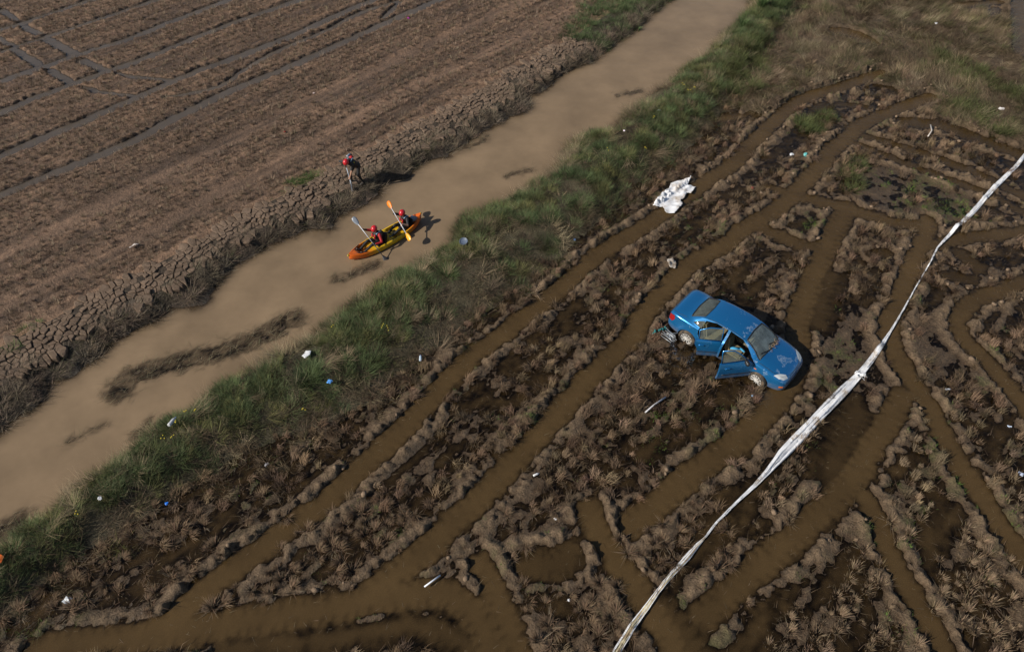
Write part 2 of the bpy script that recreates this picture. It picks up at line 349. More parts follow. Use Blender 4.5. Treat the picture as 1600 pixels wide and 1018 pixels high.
# fine where the ground is seen, coarse outside
blk = wide[:-1, :-1].reshape((ny - 1) // 8, 8, (nx - 1) // 8, 8).any((1, 3))
fine = np.repeat(np.repeat(blk, 8, 0), 8, 1)
ci = idx[::8, ::8]; cq = np.stack([ci[:-1, :-1], ci[:-1, 1:], ci[1:, 1:], ci[1:, :-1]], -1)[~blk]
gq = np.vstack([quads.reshape(ny - 1, nx - 1, 4)[fine], cq]); gu, ginv = np.unique(gq, return_inverse=True)
ground = mesh_np('ground', np.stack([X, Y, Z], -1).reshape(-1, 3)[gu], ginv.reshape(-1, 4), M_SOIL, cols=tint.reshape(-1, 3)[gu], floats={'wet': wet.ravel()[gu]}, quads=True)
tag(ground, 'brown muddy ground of flooded rice fields with wheel ruts', kind='structure')
# the fields go on beyond
bm = bmesh.new(); o_ = [(-1500, -1500), (1500, -1500), (1500, 1500), (-1500, 1500)]; i_ = [(xs[0], ys[0]), (xs[-1], ys[0]), (xs[-1], ys[-1]), (xs[0], ys[-1])]
vo = [bm.verts.new((x, y, -.05)) for x, y in o_]; vi = [bm.verts.new((x, y, -.05)) for x, y in i_]
for k in range(4): bm.faces.new((vo[k], vo[(k + 1) % 4], vi[(k + 1) % 4], vi[k]))
far = bm_obj('outer_ground', bm, plain('far field soil', (.2, .15, .11), .9)); tag(far, 'brown fields around the flooded ground', kind='structure')

def water_sheet(name, mask, level, k, mat, label):
    dep = np.clip(level - Z, 0, 9)
    vm = mask & (Z < level + .03) & wide
    cell = vm[:-1, :-1] | vm[:-1, 1:] | vm[1:, 1:] | vm[1:, :-1]
    q = quads.reshape(ny - 1, nx - 1, 4)[cell]
    u, inv = np.unique(q, return_inverse=True)
    V = np.stack([X.ravel()[u], Y.ravel()[u], np.full(len(u), level)], -1)
    o = mesh_np(name, V, inv.reshape(-1, 4), mat, floats={'turbidity': 1 - np.exp(-k * dep.ravel()[u])}, quads=True)
    return tag(o, label, kind='structure')
near_canal = (canal | (leftland & (tB < .6)) | (rightland & (tF < .5)))
water_sheet('canal_water', near_canal, CANAL_Z, 16, M_CANAL, 'light brown muddy water of the canal')
water_sheet('flood_water', rightland & (tF > .75), RIGHT_WL, 5.5, M_FLOOD, 'dark brown standing water in the ruts of the near field')
water_sheet('rut_water', leftland & (eB > .15), LEFT_WL, 14, M_RUTW, 'grey water in the ruts of the far field')

def samp(A, x, y):
    i = np.clip(np.round((np.asarray(x) - xs[0]) / GS).astype(int), 0, nx - 1); j = np.clip(np.round((np.asarray(y) - ys[0]) / GS).astype(int), 0, ny - 1)
    return A[j, i]
def gz(x, y): return float(samp(Z, x, y))

# ------------------------------------------------------------------ vegetation
class Blades:
    def __init__(s): s.V = []; s.T = []; s.C = []; s.n = 0
    def add(s, base, ang, lean, length, width, droop, col, segs=2, tipc=1.25):
        n = len(base)
        if n == 0: return
        d = np.stack([np.cos(ang), np.sin(ang), 0 * ang], 1); up = np.array([0, 0, 1.0]); w = np.stack([-np.sin(ang), np.cos(ang), 0 * ang], 1)
        tw = rng.uniform(-.9, .9, n)[:, None]; w = w * np.cos(tw) + d * np.sin(tw); w = w * (width * .5)[:, None]
        lc = lambda a: d * np.sin(a)[:, None] + up * np.cos(a)[:, None]
        if segs == 2:
            m = base + lc(lean) * (length * .55)[:, None]; t = m + lc(lean + droop) * (length * .45)[:, None]
            V = np.stack([base - w, base + w, m - w * .8, m + w * .8, t], 1); k = 5
            T = np.array([[0, 1, 3], [0, 3, 2], [2, 3, 4]])
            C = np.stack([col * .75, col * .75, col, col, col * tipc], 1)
        else:
            t = base + lc(lean + droop * .5) * length[:, None]
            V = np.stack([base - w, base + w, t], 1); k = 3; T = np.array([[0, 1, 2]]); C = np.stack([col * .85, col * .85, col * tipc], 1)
        s.T.append((T[None] + (s.n + np.arange(n) * k)[:, None, None]).reshape(-1, 3)); s.V.append(V.reshape(-1, 3)); s.C.append(C.reshape(-1, 3)); s.n += n * k
    def build(s, name, label=None, cat=None, kind=None, parent=None):
        o = mesh_np(name, np.vstack(s.V), np.vstack(s.T), M_LEAF, parent, cols=np.vstack(s.C), smooth=False)
        return tag(o, label, cat, kind=kind)
def scatter(prob, dens):
    """random points over the ground, dens per square metre where prob is 1"""
    p = (prob * inview).ravel(); n = rng.poisson(p.sum() * GS * GS * dens)
    i = rng.choice(p.size, n, p=p / p.sum())
    return X.ravel()[i] + rng.uniform(-.5, .5, n) * GS, Y.ravel()[i] + rng.uniform(-.5, .5, n) * GS
def cvar(c, n, v=.25, hue=.06):
    return np.array(c)[None] * rng.uniform(1 - v, 1 + v, (n, 1)) * rng.uniform(1 - hue, 1 + hue, (n, 3))
def clumps(B, cx, cy, nb, spread, length, lean, col, width=.012, droop=.5, dirbias=None, segs=2, zoff=0.0, cv=.3):
    """bunches of blades; length, lean, spread: (lo, hi); col: one colour or one per clump"""
    n = len(cx)
    if n == 0: return
    k = np.repeat(np.arange(n), rng.integers(int(nb * .6), int(nb * 1.4) + 1, n)); m = len(k)
    sc = rng.uniform(.6, 1.35, n)[k]
    ang = rng.uniform(0, 2 * np.pi, m)
    r = np.sqrt(rng.uniform(0, 1, m)) * spread * sc
    bx = cx[k] + np.cos(ang) * r; by = cy[k] + np.sin(ang) * r
    if dirbias is not None:
        ang = np.where(rng.uniform(0, 1, m) < dirbias[1], dirbias[0][k] + rng.normal(0, .5, m), ang)
    base = np.stack([bx, by, samp(Z, bx, by) - .02 + zoff], 1)
    col = np.asarray(col, float); col = np.repeat(col[None], n, 0) if col.ndim == 1 else col
    cc = col * rng.uniform(1 - cv, 1 + cv, (n, 1))
    B.add(base, ang, rng.uniform(*lean, m), rng.uniform(*length, m) * sc, np.full(m, width) * rng.uniform(.7, 1.3, m), rng.uniform(.2, 1, m) * droop * 2, cc[k] * rng.uniform(.75, 1.25, (m, 1)), segs)


GREEN, OLIVE, STRAW, BROWN, DARKB = (.092, .122, .052), (.125, .125, .05), (.34, .27, .17), (.17, .122, .08), (.085, .062, .042)

# green levee
lv = rightland & (tF < 1.0)
gn = sst(.36, .50, fbm(X * .6, Y * .6, 51)) * sst(.95, .6, tF)
B = Blades()
x, y = scatter(lv * np.clip(gn, .12, 1), 12)
t = samp(tF, x, y); f = rng.uniform(0, 1, len(x))
cols = np.where((f < .66)[:, None], cvar(GREEN, len(x), .35), np.where((f < .9)[:, None], cvar(OLIVE, len(x), .3), cvar(STRAW, len(x), .3) * .7))
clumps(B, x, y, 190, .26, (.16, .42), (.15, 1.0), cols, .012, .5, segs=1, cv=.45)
B.build('levee_grass', 'lush green grass along the levee beside the canal', 'grass', 'stuff')
B = Blades()
x, y = scatter(lv * (1 - .75 * gn) + .6 * (rightland & (eF > -.6) & (eF < .7) & (cut < .3) & (berm < .04)), 9)
f = rng.uniform(0, 1, len(x))[:, None]
cols = np.where(f < .12, cvar(STRAW, len(x), .3), np.where(f < .6, cvar(BROWN, len(x), .3) * .8, np.where(f < .8, cvar(DARKB, len(x), .3), cvar(OLIVE, len(x), .3) * .8)))
bias = ROWA + math.pi + rng.normal(0, .9, len(x))
clumps(B, x, y, 60, .22, (.18, .5), (.5, 1.35), cols, .013, .45, (bias, .65), segs=1)
x, y = scatter(((eR > -.05) & (eR < .6) & rightland) * sst(.42, .6, fbm(X * .5, Y * .5, 57)), 12)   # pale fringe at the water
fa = ROWA + math.pi / 2 + rng.normal(0, .7, len(x))
clumps(B, x, y, 46, .2, (.3, .7), (.6, 1.35), cvar(STRAW, len(x), .35) * .85, .012, .4, (fa, .8), segs=1, zoff=.06)
x, y = scatter(lv & (tF > .03) & (tF < .9), .45)
fa = ROWA + rng.choice([0, math.pi], len(x)) + rng.normal(0, .35, len(x))
clumps(B, x, y, 30, .16, (.3, .7), (1.15, 1.5), cvar(STRAW, len(x), .35) * .75, .009, .15, (fa, .97), zoff=.10)
B.build('levee_weeds', 'dry straw and brown weeds lying among the levee grass', 'weeds', 'stuff')

# brush on the far bank
B = Blades()
x, y = scatter(leftland & (tB > .02) & (tB < .42 + .3 * (nz1 - .5)), 12)
clumps(B, x, y, 70, .22, (.18, .5), (.3, 1.3), cvar((.21, .165, .12), len(x), .4), .014, .6, segs=1)
x, y = scatter(leftland & (tB > .02) & (tB < .3) & (nz1 > .52), 4)
clumps(B, x, y, 60, .2, (.15, .4), (.3, 1.2), cvar((.085, .085, .042), len(x), .35), .012, .6, segs=1)
B.build('bank_brush', 'grey brown dead brush hanging over the far canal bank', 'brush', 'stuff')
B = Blades()
gp = inside([(878, 62), (905, 12), (940, -20), (1060, -30), (1035, 12), (1000, 30), (960, 62), (940, 84), (915, 70)])
x, y = scatter(gp & leftland, 9); clumps(B, x, y, 110, .25, (.15, .4), (.2, 1.0), cvar(GREEN, len(x), .3), .013, .5, segs=1)
gp = inside([(434, 304), (455, 284), (498, 272), (500, 288), (465, 302)]) | inside([(-15, 565), (50, 508), (85, 500), (30, 552)])
x, y = scatter(gp, 14); clumps(B, x, y, 90, .2, (.08, .26), (.2, 1.1), cvar((.085, .13, .04), len(x), .25), .012, .5, segs=1)
x, y = scatter((np.abs(eB) < .16) * sst(.5, .7, nz1), 10); clumps(B, x, y, 30, .14, (.04, .12), (.2, 1.1), cvar((.09, .125, .04), len(x), .25), .012, .5, segs=1)
B.build('bank_grass', 'patches of green grass on the far canal bank', 'grass', 'stuff')

# dry matted reeds
B = Blades()
rz = reedzone & (cut < .35) & rightland & (Z > .0)
x, y = scatter(rz * (.35 + .9 * fbm(X * .8, Y * .8, 61)), 10)
fa = vn(x * .45, y * .45, 71) * 9
f = rng.uniform(0, 1, len(x))[:, None] + .6 * (fbm(x * .6, y * .6, 81) - .5)[:, None]
cols = np.where(f < .28, cvar(STRAW, len(x), .35) * .75, np.where(f < .75, cvar(BROWN, len(x), .45) * .85, cvar((.115, .11, .05), len(x), .3)))
clumps(B, x, y, 90, .28, (.22, .62), (.4, 1.4), cols, .012, .35, (fa, .8), segs=1, cv=.5)
B.build('dry_reeds', 'matted dry brown reeds behind the flooded field', 'reeds', 'stuff')
B = Blades()
gp = inside([(1445, 90), (1470, 82), (1530, 112), (1600, 150), (1640, 190), (1560, 150), (1480, 125)]) | inside([(1465, 165), (1520, 160), (1600, 215), (1560, 222), (1520, 195)]) | inside([(1300, 290), (1325, 250), (1350, 255), (1345, 300), (1318, 304)]) | inside([(1240, 190), (1300, 172), (1320, 182), (1275, 210), (1248, 204)]) | inside([(1120, 110), (1170, 70), (1200, 60), (1190, 140), (1140, 160)])
x, y = scatter(gp & (cut < .3), 10); clumps(B, x, y, 100, .24, (.18, .46), (.15, .9), cvar((.088, .10, .038), len(x), .3), .014, .5, segs=1)
B.build('reed_grass', 'olive green grass growing in the dry reeds', 'grass', 'stuff')

# stubble of the far field: rows along the canal

uu, vv = np.meshgrid(np.arange(-45, 60, .22), np.arange(0, 45, .29))
ph = vn(np.floor(vv / .29) * 7.3, vv * 0, 5)
uu = uu + rng.normal(0, .06, uu.shape); vv = vv + rng.normal(0, .045, vv.shape)
o0 = P(400, 327)
x = (o0.x + uu * ca - vv * sa).ravel(); y = (o0.y + uu * sa + vv * ca).ravel()
ok = (x > xs[0]) & (x < xs[-1]) & (y > ys[0]) & (y < ys[-1]); x, y = x[ok], y[ok]
ok = samp(inview & leftland & (cut < .25) & (eB > .3), x, y) & (rng.uniform(0, 1, len(x)) > .28 + .68 * samp(track, x, y) + .45 * (fbm(x * .6, y * .6, 91) - .5) + 2.4 * samp(np.clip(.47 - fur, -.12, .3), x, y)); x, y = x[ok], y[ok]
B = Blades()
clumps(B, x, y, 20, .065, (.10, .25), (.0, .35), cvar((.22, .165, .118), len(x), .4), .016, .3, segs=1)
x, y = scatter(leftland & (eB > .2) & (cut < .3) & (track < .6), 16)
m = len(x); B.add(np.stack([x, y, samp(Z, x, y) + .015], 1), rng.uniform(0, 6.3, m), rng.uniform(1.2, 1.6, m), rng.uniform(.1, .3, m), rng.uniform(.01, .022, m), np.zeros(m), cvar((.26, .20, .145), m, .4), 1)
B.build('far_stubble', 'short brown rice stubble in rows across the far field', 'stubble', 'stuff')

# stubble tufts of the near field
uu, vv = np.meshgrid(np.arange(-40, 60, .27), np.arange(-45, 12, .36))
uu = uu + rng.normal(0, .08, uu.shape); vv = vv + rng.normal(0, .07, vv.shape)
x = (o0.x + uu * ca - vv * sa).ravel(); y = (o0.y + uu * sa + vv * ca).ravel()
ok = (x > xs[0]) & (x < xs[-1]) & (y > ys[0]) & (y < ys[-1]); x, y = x[ok], y[ok]
dens = .55 + 2.0 * (fbm(x * .9, y * .9, 101) - .48) + 3.2 * samp(fur - .5, x, y)
px, py = proj(x, y, 0 * x); dense = (px > 1180) & (py > 640)
dens = np.where(dense, dens + .25, dens) - .45 * samp(flat, x, y) - .9 * samp(sst(.03, .09, berm), x, y) * .8
CARX = inside([(1030, 540), (1045, 470), (1080, 445), (1160, 460), (1260, 560), (1225, 610), (1150, 590)])
ok = samp(inview & rightland & (cut < .25) & (eF > -.15) & ~reedzone & ~CARX, x, y) & (rng.uniform(0, 1, len(x)) < dens); x, y, dense = x[ok], y[ok], dense[ok]
px, py = proj(x, y, 0 * x + .1)
size = 1 / np.hypot(y, H); vis = (px > 0) & (px < 1600) & (py > 8) & (py < 1012)
_, _, gR1 = polydist(world_line(RUTS_R[0][0]), 60)
order = np.argsort(-size * vis); near, rest = order[:300], order[300:]
print('tufts', len(x))
def tuft_mesh(seed, pale):
    global rng
    keep = rng; rng = np.random.default_rng(seed); B = Blades(); n = 110
    ang = rng.uniform(0, 6.283, n); la = rng.normal(ROWA, .5); ang = np.where(rng.uniform(0, 1, n) < (.6 if pale else .85), la + rng.normal(0, .45, n), ang)
    r = .10 * np.sqrt(rng.uniform(0, 1, n)); base = np.stack([np.cos(ang) * r, np.sin(ang) * r, np.full(n, -.03)], 1)
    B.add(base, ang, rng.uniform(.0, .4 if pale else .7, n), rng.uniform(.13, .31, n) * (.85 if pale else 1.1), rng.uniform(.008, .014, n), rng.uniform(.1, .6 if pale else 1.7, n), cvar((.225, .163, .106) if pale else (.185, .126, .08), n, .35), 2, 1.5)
    n = 12; ang = rng.uniform(0, 6.283, n); r = rng.uniform(.05, .16, n)
    B.add(np.stack([np.cos(ang) * r, np.sin(ang) * r, np.full(n, .0)], 1), ang, rng.uniform(1.1, 1.5, n), rng.uniform(.12, .3, n), rng.uniform(.012, .02, n), np.full(n, .2), cvar((.19, .145, .10), n, .35), 1)
    o = B.build('stubble_tuft'); rng = keep; return o
protos = [[tuft_mesh(200 + i, False) for i in range(7)], [tuft_mesh(300 + i, True) for i in range(7)]]
used = set()
for i in near:
    pr = protos[int(dense[i])][rng.integers(7)]
    o = pr if pr.name not in used else pr.copy()
    if pr.name in used: COL.objects.link(o)
    used.add(pr.name)
    o.location = (x[i], y[i], gz(x[i], y[i])); o.rotation_euler = (0, 0, rng.uniform(0, 6.283)); s = rng.uniform(.5, 1.4); o.scale = (s, s, s * rng.uniform(.75, 1.1))
    qx, qy = px[i], py[i]; xs_ = 1380 - (qy - 535) * .86
    if qx > xs_ + 330: zn = ('pale tuft of rice stubble in the strip along the right edge', 'stubble tufts by the right edge')
    elif qx > xs_: zn = ('pale tuft of rice stubble right of the long plastic strip', 'stubble tufts right of the plastic strip')
    elif qx > xs_ - 330: zn = ('brown tuft of rice stubble just left of the long plastic strip', 'stubble tufts left of the plastic strip')
    elif bool(samp(gR1 < 0, x[i], y[i])): zn = ('dark tuft of rice stubble between the two long ruts or beyond them', 'stubble tufts around the two long ruts')
    else: zn = ('dark drooping tuft of rice stubble between the levee and the first long rut', 'stubble tufts along the foot of the levee')
    tag(o, zn[0], 'stubble tuft', zn[1])
for row in protos:
    for p in row:
        if p.name not in used: bpy.data.objects.remove(p)
B = Blades(); xr, yr = x[rest], y[rest]; dn = dense[rest]
la = rng.uniform(0, 6.283, len(xr))
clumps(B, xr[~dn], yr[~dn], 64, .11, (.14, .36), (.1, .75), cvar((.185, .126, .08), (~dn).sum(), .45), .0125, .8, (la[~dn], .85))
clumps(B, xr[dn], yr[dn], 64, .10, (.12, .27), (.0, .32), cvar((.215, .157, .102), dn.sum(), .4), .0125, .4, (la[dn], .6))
B.build('field_stubble', 'brown rice stubble tufts over the farther part of the rutted field', 'stubble', 'stuff')
B = Blades()   # straw litter trodden into the mud
x, y = scatter(rightland & (eF > 0) & (cut < .3) & (Z > -.02), 45)
m = len(x); B.add(np.stack([x, y, samp(Z, x, y) + .02], 1), rng.normal(ROWA, .55, m) + np.pi * rng.integers(0, 2, m), rng.uniform(1.2, 1.6, m), rng.uniform(.12, .34, m), rng.uniform(.007, .014, m), np.zeros(m), cvar((.155, .108, .068), m, .45), 1)
x, y = scatter(rightland & (eF > .3) & (Z < -.02), 5)
m = len(x); B.add(np.stack([x, y, np.full(m, .006)], 1), rng.normal(ROWA, .9, m), np.full(m, 1.57), rng.uniform(.06, .22, m), rng.uniform(.006, .012, m), np.zeros(m), cvar((.21, .16, .105), m, .4), 1)
B.build('straw_litter', 'loose straw trodden into the mud of the rutted field', 'straw', 'stuff')
B = Blades()
x, y = scatter(green_n * (cut < .4) * (.8), 24)
clumps(B, x, y, 14, .09, (.05, .16), (.1, 1.0), cvar((.10, .15, .035), len(x), .3), .013, .5, segs=1)
gp = inside([(1355, 265), (1420, 262), (1510, 300), (1515, 345), (1470, 338), (1390, 318)]) * sst(.42, .6, nz1) + inside([(1450, 310), (1490, 305), (1515, 330), (1500, 345), (1465, 336)]) * .8 + inside([(1250, 342), (1285, 338), (1280, 355), (1258, 360)]) + inside([(1000, 650), (1080, 640), (1060, 690), (1000, 740), (980, 730)]) * .5
x, y = scatter(gp * (cut < .4), 34); clumps(B, x, y, 16, .09, (.05, .16), (.1, 1.0), cvar((.11, .165, .035), len(x), .3), .013, .5, segs=1)
x, y = scatter(sst(.05, .09, berm) * (rightland) * sst(.55, .7, nz1), 7); clumps(B, x, y, 8, .06, (.04, .12), (.1, 1.0), cvar((.11, .14, .04), len(x), .3), .012, .5, segs=1)
B.build('green_sprouts', 'fresh green shoots sprouting from the wet mud', 'sprouts', 'stuff')
# weed drifting in the canal
B = Blades()
x, y = scatter(canal * sst(.35, .9, shoal), 80)
m = len(x); B.add(np.stack([x, y, rng.uniform(CANAL_Z - .02, CANAL_Z + .06, m)], 1), rng.normal(ROWA, .7, m) + np.pi * rng.integers(0, 2, m), rng.uniform(1.0, 1.6, m), rng.uniform(.15, .45, m), rng.uniform(.008, .016, m), np.zeros(m), cvar((.175, .148, .092), m, .55), 1)
B.build('drifting_weed', 'mats of dead weed drifting in the brown canal water', 'weed', 'stuff')

# ------------------------------------------------------------------ cracked mud blocks of the far bank
def clip_poly(poly, q, n):
    out = []
    for a, b in zip(poly, poly[1:] + poly[:1]):
        da = (a[0] - q[0]) * n[0] + (a[1] - q[1]) * n[1]; db = (b[0] - q[0]) * n[0] + (b[1] - q[1]) * n[1]
        if da <= 0: out.append(a)
        if (da < 0) != (db < 0) and da != db:
            t = da / (da - db); out.append((a[0] + (b[0] - a[0]) * t, a[1] + (b[1] - a[1]) * t))
    return out
bandw = leftland & (tB > .34) & (tB < .97) & ~inside([(878, 62), (905, 12), (940, -20), (1060, -30), (1000, 30), (950, 75)]) & (PXg > -60) & (PXg < 960) & (PYg > -20)
sites = []
cell = .225
for u in np.arange(-45, 60, cell * .95):
    for v in np.arange(-7, 4, cell):
        a, b = u + random.uniform(-.11, .11), v + random.uniform(-.11, .11) + (.18 if int(round(u / cell)) % 2 else 0)
        qx, qy = o0.x + a * ca - b * sa, o0.y + a * sa + b * ca
        if xs[0] < qx < xs[-1] and ys[0] < qy < ys[-1] and bool(samp(leftland & (tB > .3) & (tB < 1), qx, qy)): sites.append((qx, qy))
SA = np.array(sites); blocks = []
for i, (qx, qy) in enumerate(sites):
    if not bool(samp(bandw, qx, qy)): continue
    poly = [(qx - .3, qy - .3), (qx + .3, qy - .3), (qx + .3, qy + .3), (qx - .3, qy + .3)]
    dd = np.hypot(SA[:, 0] - qx, SA[:, 1] - qy)
    for j in np.argsort(dd)[1:14]:
        if dd[j] > 1.0: break
        nx_, ny_ = (SA[j] - SA[i]) / dd[j]; h = dd[j] / 2 - random.uniform(.006, .022)
        poly = clip_poly(poly, (qx + nx_ * h, qy + ny_ * h), (nx_, ny_))
        if len(poly) < 3: break
    if len(poly) < 3 or random.random() < .07 + .5 * max(0, .5 - float(samp(tB, qx, qy))): continue
    blocks.append((qx, qy, poly))
def block_bm(bm, qx, qy, poly, ox, oy, oz):
    # worn corners: cut each corner of the cell
    pts = []
    for k in range(len(poly)):
        p, q, r_ = poly[k - 1], poly[k], poly[(k + 1) % len(poly)]
        for w_, e in ((p, .13), (r_, .13)): pts.append((q[0] + (w_[0] - q[0]) * e, q[1] + (w_[1] - q[1]) * e))
    z0 = gz(qx, qy); tx, ty = random.uniform(-.12, .12), random.uniform(-.12, .12); hh = random.choice((random.uniform(.02, .05), random.uniform(.03, .08)))
    def ring(s, dz): return [bm.verts.new((qx + (a - qx) * s - ox, qy + (b - qy) * s - oy, z0 + dz + (a - qx) * s * tx + (b - qy) * s * ty - oz)) for a, b in pts]
    r0, r1, r2 = ring(.96, -.16), ring(1.0, hh * .55), ring(.88, hh)
    c = bm.verts.new((qx - ox, qy - oy, z0 + hh * 1.08 - oz)); n = len(pts)
    for A, B_ in ((r0, r1), (r1, r2)):
        for k in range(n): bm.faces.new((A[k], A[(k + 1) % n], B_[(k + 1) % n], B_[k]))
    for k in range(n): bm.faces.new((r2[k], r2[(k + 1) % n], c))
def clay_material(name, c):
    m = N(name); tc = m.n('NewGeometry').outputs['Position']; a = m.noise(9, 5, tc, .65); b = m.noise(1.3, 3, tc)
    x_ = m.mixc(1.0, c, m.ramp(a.outputs[0], [(.3, .6), (.7, 1.25)]).outputs[0], 'MULTIPLY'); x_ = m.mixc(1.0, x_, m.ramp(b.outputs[0], [(.3, .75), (.7, 1.2)]).outputs[0], 'MULTIPLY')
    m.l(x_, m.p.inputs['Base Color']); m.p.inputs['Roughness'].default_value = .9; m.p.inputs['Specular IOR Level'].default_value = .2
    n2 = m.noise(38, 4, tc, .7); bp = m.n('Bump', i_Strength=.8, i_Distance=.04); m.l(n2.outputs[0], bp.inputs['Height']); m.l(bp.outputs[0], m.p.inputs['Normal'])
    return m.m
M_CLAY = clay_material('dried clay', (.18, .127, .09)); M_CLOD = clay_material('mud clod', (.225, .16, .108))
blocks.sort(key=lambda b: math.hypot(b[0], b[1])); print('blocks', len(blocks))
for qx, qy, poly in blocks[:300]:
    bm = bmesh.new(); block_bm(bm, qx, qy, poly, qx, qy, 0)
    o = bm_obj('mud_block', bm, M_CLAY, ground, sharp=28); o.location = (qx, qy, 0)
if len(blocks) > 300:
    bm = bmesh.new()
    for qx, qy, poly in blocks[300:]: block_bm(bm, qx, qy, poly, 0, 0, 0)
    tag(bm_obj('mud_block_rows', bm, M_CLAY, ground, sharp=28), kind='stuff')
# loose clods thrown up beside the ruts
def clod_mesh(seed):
    r_ = random.Random(seed); bm = bmesh.new(); bmesh.ops.create_icosphere(bm, subdivisions=1, radius=1)
    for v in bm.verts: v.co = Vector((v.co.x, v.co.y * .75, v.co.z * .6)) * r_.uniform(.72, 1.2)
    me = bpy.data.meshes.new('mud_clod'); bm.to_mesh(me); bm.free(); me.materials.append(M_CLOD); me.shade_smooth(); return me
cm = [clod_mesh(i) for i in range(8)]
x, y = scatter(sst(.03, .09, berm) * (rightland & (eF > .2) & (cut < .3)) * np.where((PXg > 1180) & (PYg < 480), 1.0, .35), 3.4)
k_ = rng.permutation(len(x))[:300]
for i in k_:
    o = bpy.data.objects.new('mud_clod', cm[rng.integers(8)]); COL.objects.link(o); o.parent = ground
    s = rng.uniform(.05, .125); o.location = (x[i], y[i], gz(x[i], y[i]) + s * .15); o.scale = (s, s, s); o.rotation_euler = (0, 0, rng.uniform(0, 6.3))


# ------------------------------------------------------------------ shapes
def tube(bm, pts, rads, seg=8, mi=0, cap=True):
    pts = [Vector(p) for p in pts]; n = len(pts)
    if not isinstance(rads, (list, tuple)): rads = [rads] * n
    rings = []; ref = None
    for i, p in enumerate(pts):
        d = (pts[min(i + 1, n - 1)] - pts[max(i - 1, 0)]).normalized()
        if ref is None: ref = d.orthogonal().normalized()
        ref = (ref - d * ref.dot(d)).normalized(); b = d.cross(ref)
        rings.append([bm.verts.new(p + (ref * math.cos(2 * math.pi * k / seg) + b * math.sin(2 * math.pi * k / seg)) * rads[i]) for k in range(seg)])
    fs = []
    for a, b in zip(rings[:-1], rings[1:]):
        for k in range(seg): fs.append(bm.faces.new((a[k], a[(k + 1) % seg], b[(k + 1) % seg], b[k])))
    if cap: fs += [bm.faces.new(rings[0][::-1]), bm.faces.new(rings[-1])]
    for f in fs: f.material_index = mi
def lathe(bm, prof, axis, org, seg=24, mi=0):
    axis = Vector(axis).normalized(); u = axis.orthogonal().normalized(); v = axis.cross(u); org = Vector(org); rings = []
    for r_, h in prof: rings.append([bm.verts.new(org + axis * h + (u * math.cos(2 * math.pi * k / seg) + v * math.sin(2 * math.pi * k / seg)) * max(r_, 1e-4)) for k in range(seg)])
    for a, b in zip(rings[:-1], rings[1:]):
        for k in range(seg): bm.faces.new((a[k], a[(k + 1) % seg], b[(k + 1) % seg], b[k])).material_index = mi
def box(bm, c, size, rot=None, bevel=0.0, mi=0):
    m = Matrix.Translation(Vector(c)) @ (rot.to_matrix().to_4x4() if rot else Matrix()) @ Matrix.Diagonal(Vector(size + (1,)) if isinstance(size, tuple) else Vector(list(size) + [1]))
    g = bmesh.ops.create_cube(bm, size=1, matrix=m)
    es = list({e for v in g['verts'] for e in v.link_edges})
    for f in {f for v in g['verts'] for f in v.link_faces}: f.material_index = mi
    if bevel: bmesh.ops.bevel(bm, geom=es, offset=bevel, segments=2, affect='EDGES', clamp_overlap=True)
def capsule(bm, p0, r0, p1, r1, seg=12):
    p0, p1 = Vector(p0), Vector(p1); d = p1 - p0; L = d.length
    if L < 1e-5: d = Vector((0, 0, 1)); p1 = p0 + d * 1e-3
    d = (p1 - p0).normalized(); pts = []; rad = []
    for a in (-80, -55, -25): pts.append(p0 + d * r0 * math.sin(R(a))); rad.append(r0 * math.cos(R(a)))
    pts.append(p0); rad.append(r0); pts.append(p1); rad.append(r1)
    for a in (25, 55, 80): pts.append(p1 + d * r1 * math.sin(R(a))); rad.append(r1 * math.cos(R(a)))
    u = d.orthogonal().normalized(); v = d.cross(u); rings = []
    for p, r_ in zip(pts, rad): rings.append([bm.verts.new(p + (u * math.cos(2 * math.pi * k / seg) + v * math.sin(2 * math.pi * k / seg)) * r_) for k in range(seg)])
    for a, b in zip(rings[:-1], rings[1:]):
        for k in range(seg): bm.faces.new((a[k], a[(k + 1) % seg], b[(k + 1) % seg], b[k]))
    bm.faces.new(rings[0][::-1]); bm.faces.new(rings[-1])
def skin_obj(name, bones, mats, parent, voxel=.012, smooth=4):
    """one continuous surface over tapered bones (p0, r0, p1, r1, material)"""
    bm = bmesh.new()
    for p0, r0, p1, r1, _ in bones: capsule(bm, p0, r0, p1, r1)
    o = bm_obj(name, bm, (), None)
    md = o.modifiers.new('r', 'REMESH'); md.mode = 'VOXEL'; md.voxel_size = voxel
    sm = o.modifiers.new('s', 'SMOOTH'); sm.iterations = smooth; sm.factor = .5
    bake(o); me = o.data; me.name = name
    for m in mats: me.materials.append(m)
    n = len(me.polygons); C = np.zeros(n * 3); me.polygons.foreach_get('center', C); C = C.reshape(-1, 3)
    best = np.full(n, 1e9); mi = np.zeros(n, np.int32)
    for p0, r0, p1, r1, k in bones:
        a = np.array(p0, float); b = np.array(p1, float); d = b - a; L2 = d @ d + 1e-9
        t = np.clip((C - a) @ d / L2, 0, 1); e = np.linalg.norm(C - a - t[:, None] * d, axis=1) - (r0 + (r1 - r0) * t)
        m = e < best; best[m] = e[m]; mi[m] = k
    me.polygons.foreach_set('material_index', mi); me.shade_smooth(); o.parent = parent
    return o
def ik(a, c, l1, l2, pole):
    a, c = Vector(a), Vector(c); d = c - a; L = min(d.length, (l1 + l2) * .999); u = d.normalized()
    x_ = (l1 * l1 - l2 * l2 + L * L) / (2 * L); h = math.sqrt(max(l1 * l1 - x_ * x_, 0)); p = Vector(pole); p = (p - u * p.dot(u)).normalized()
    return a + u * x_ + p * h
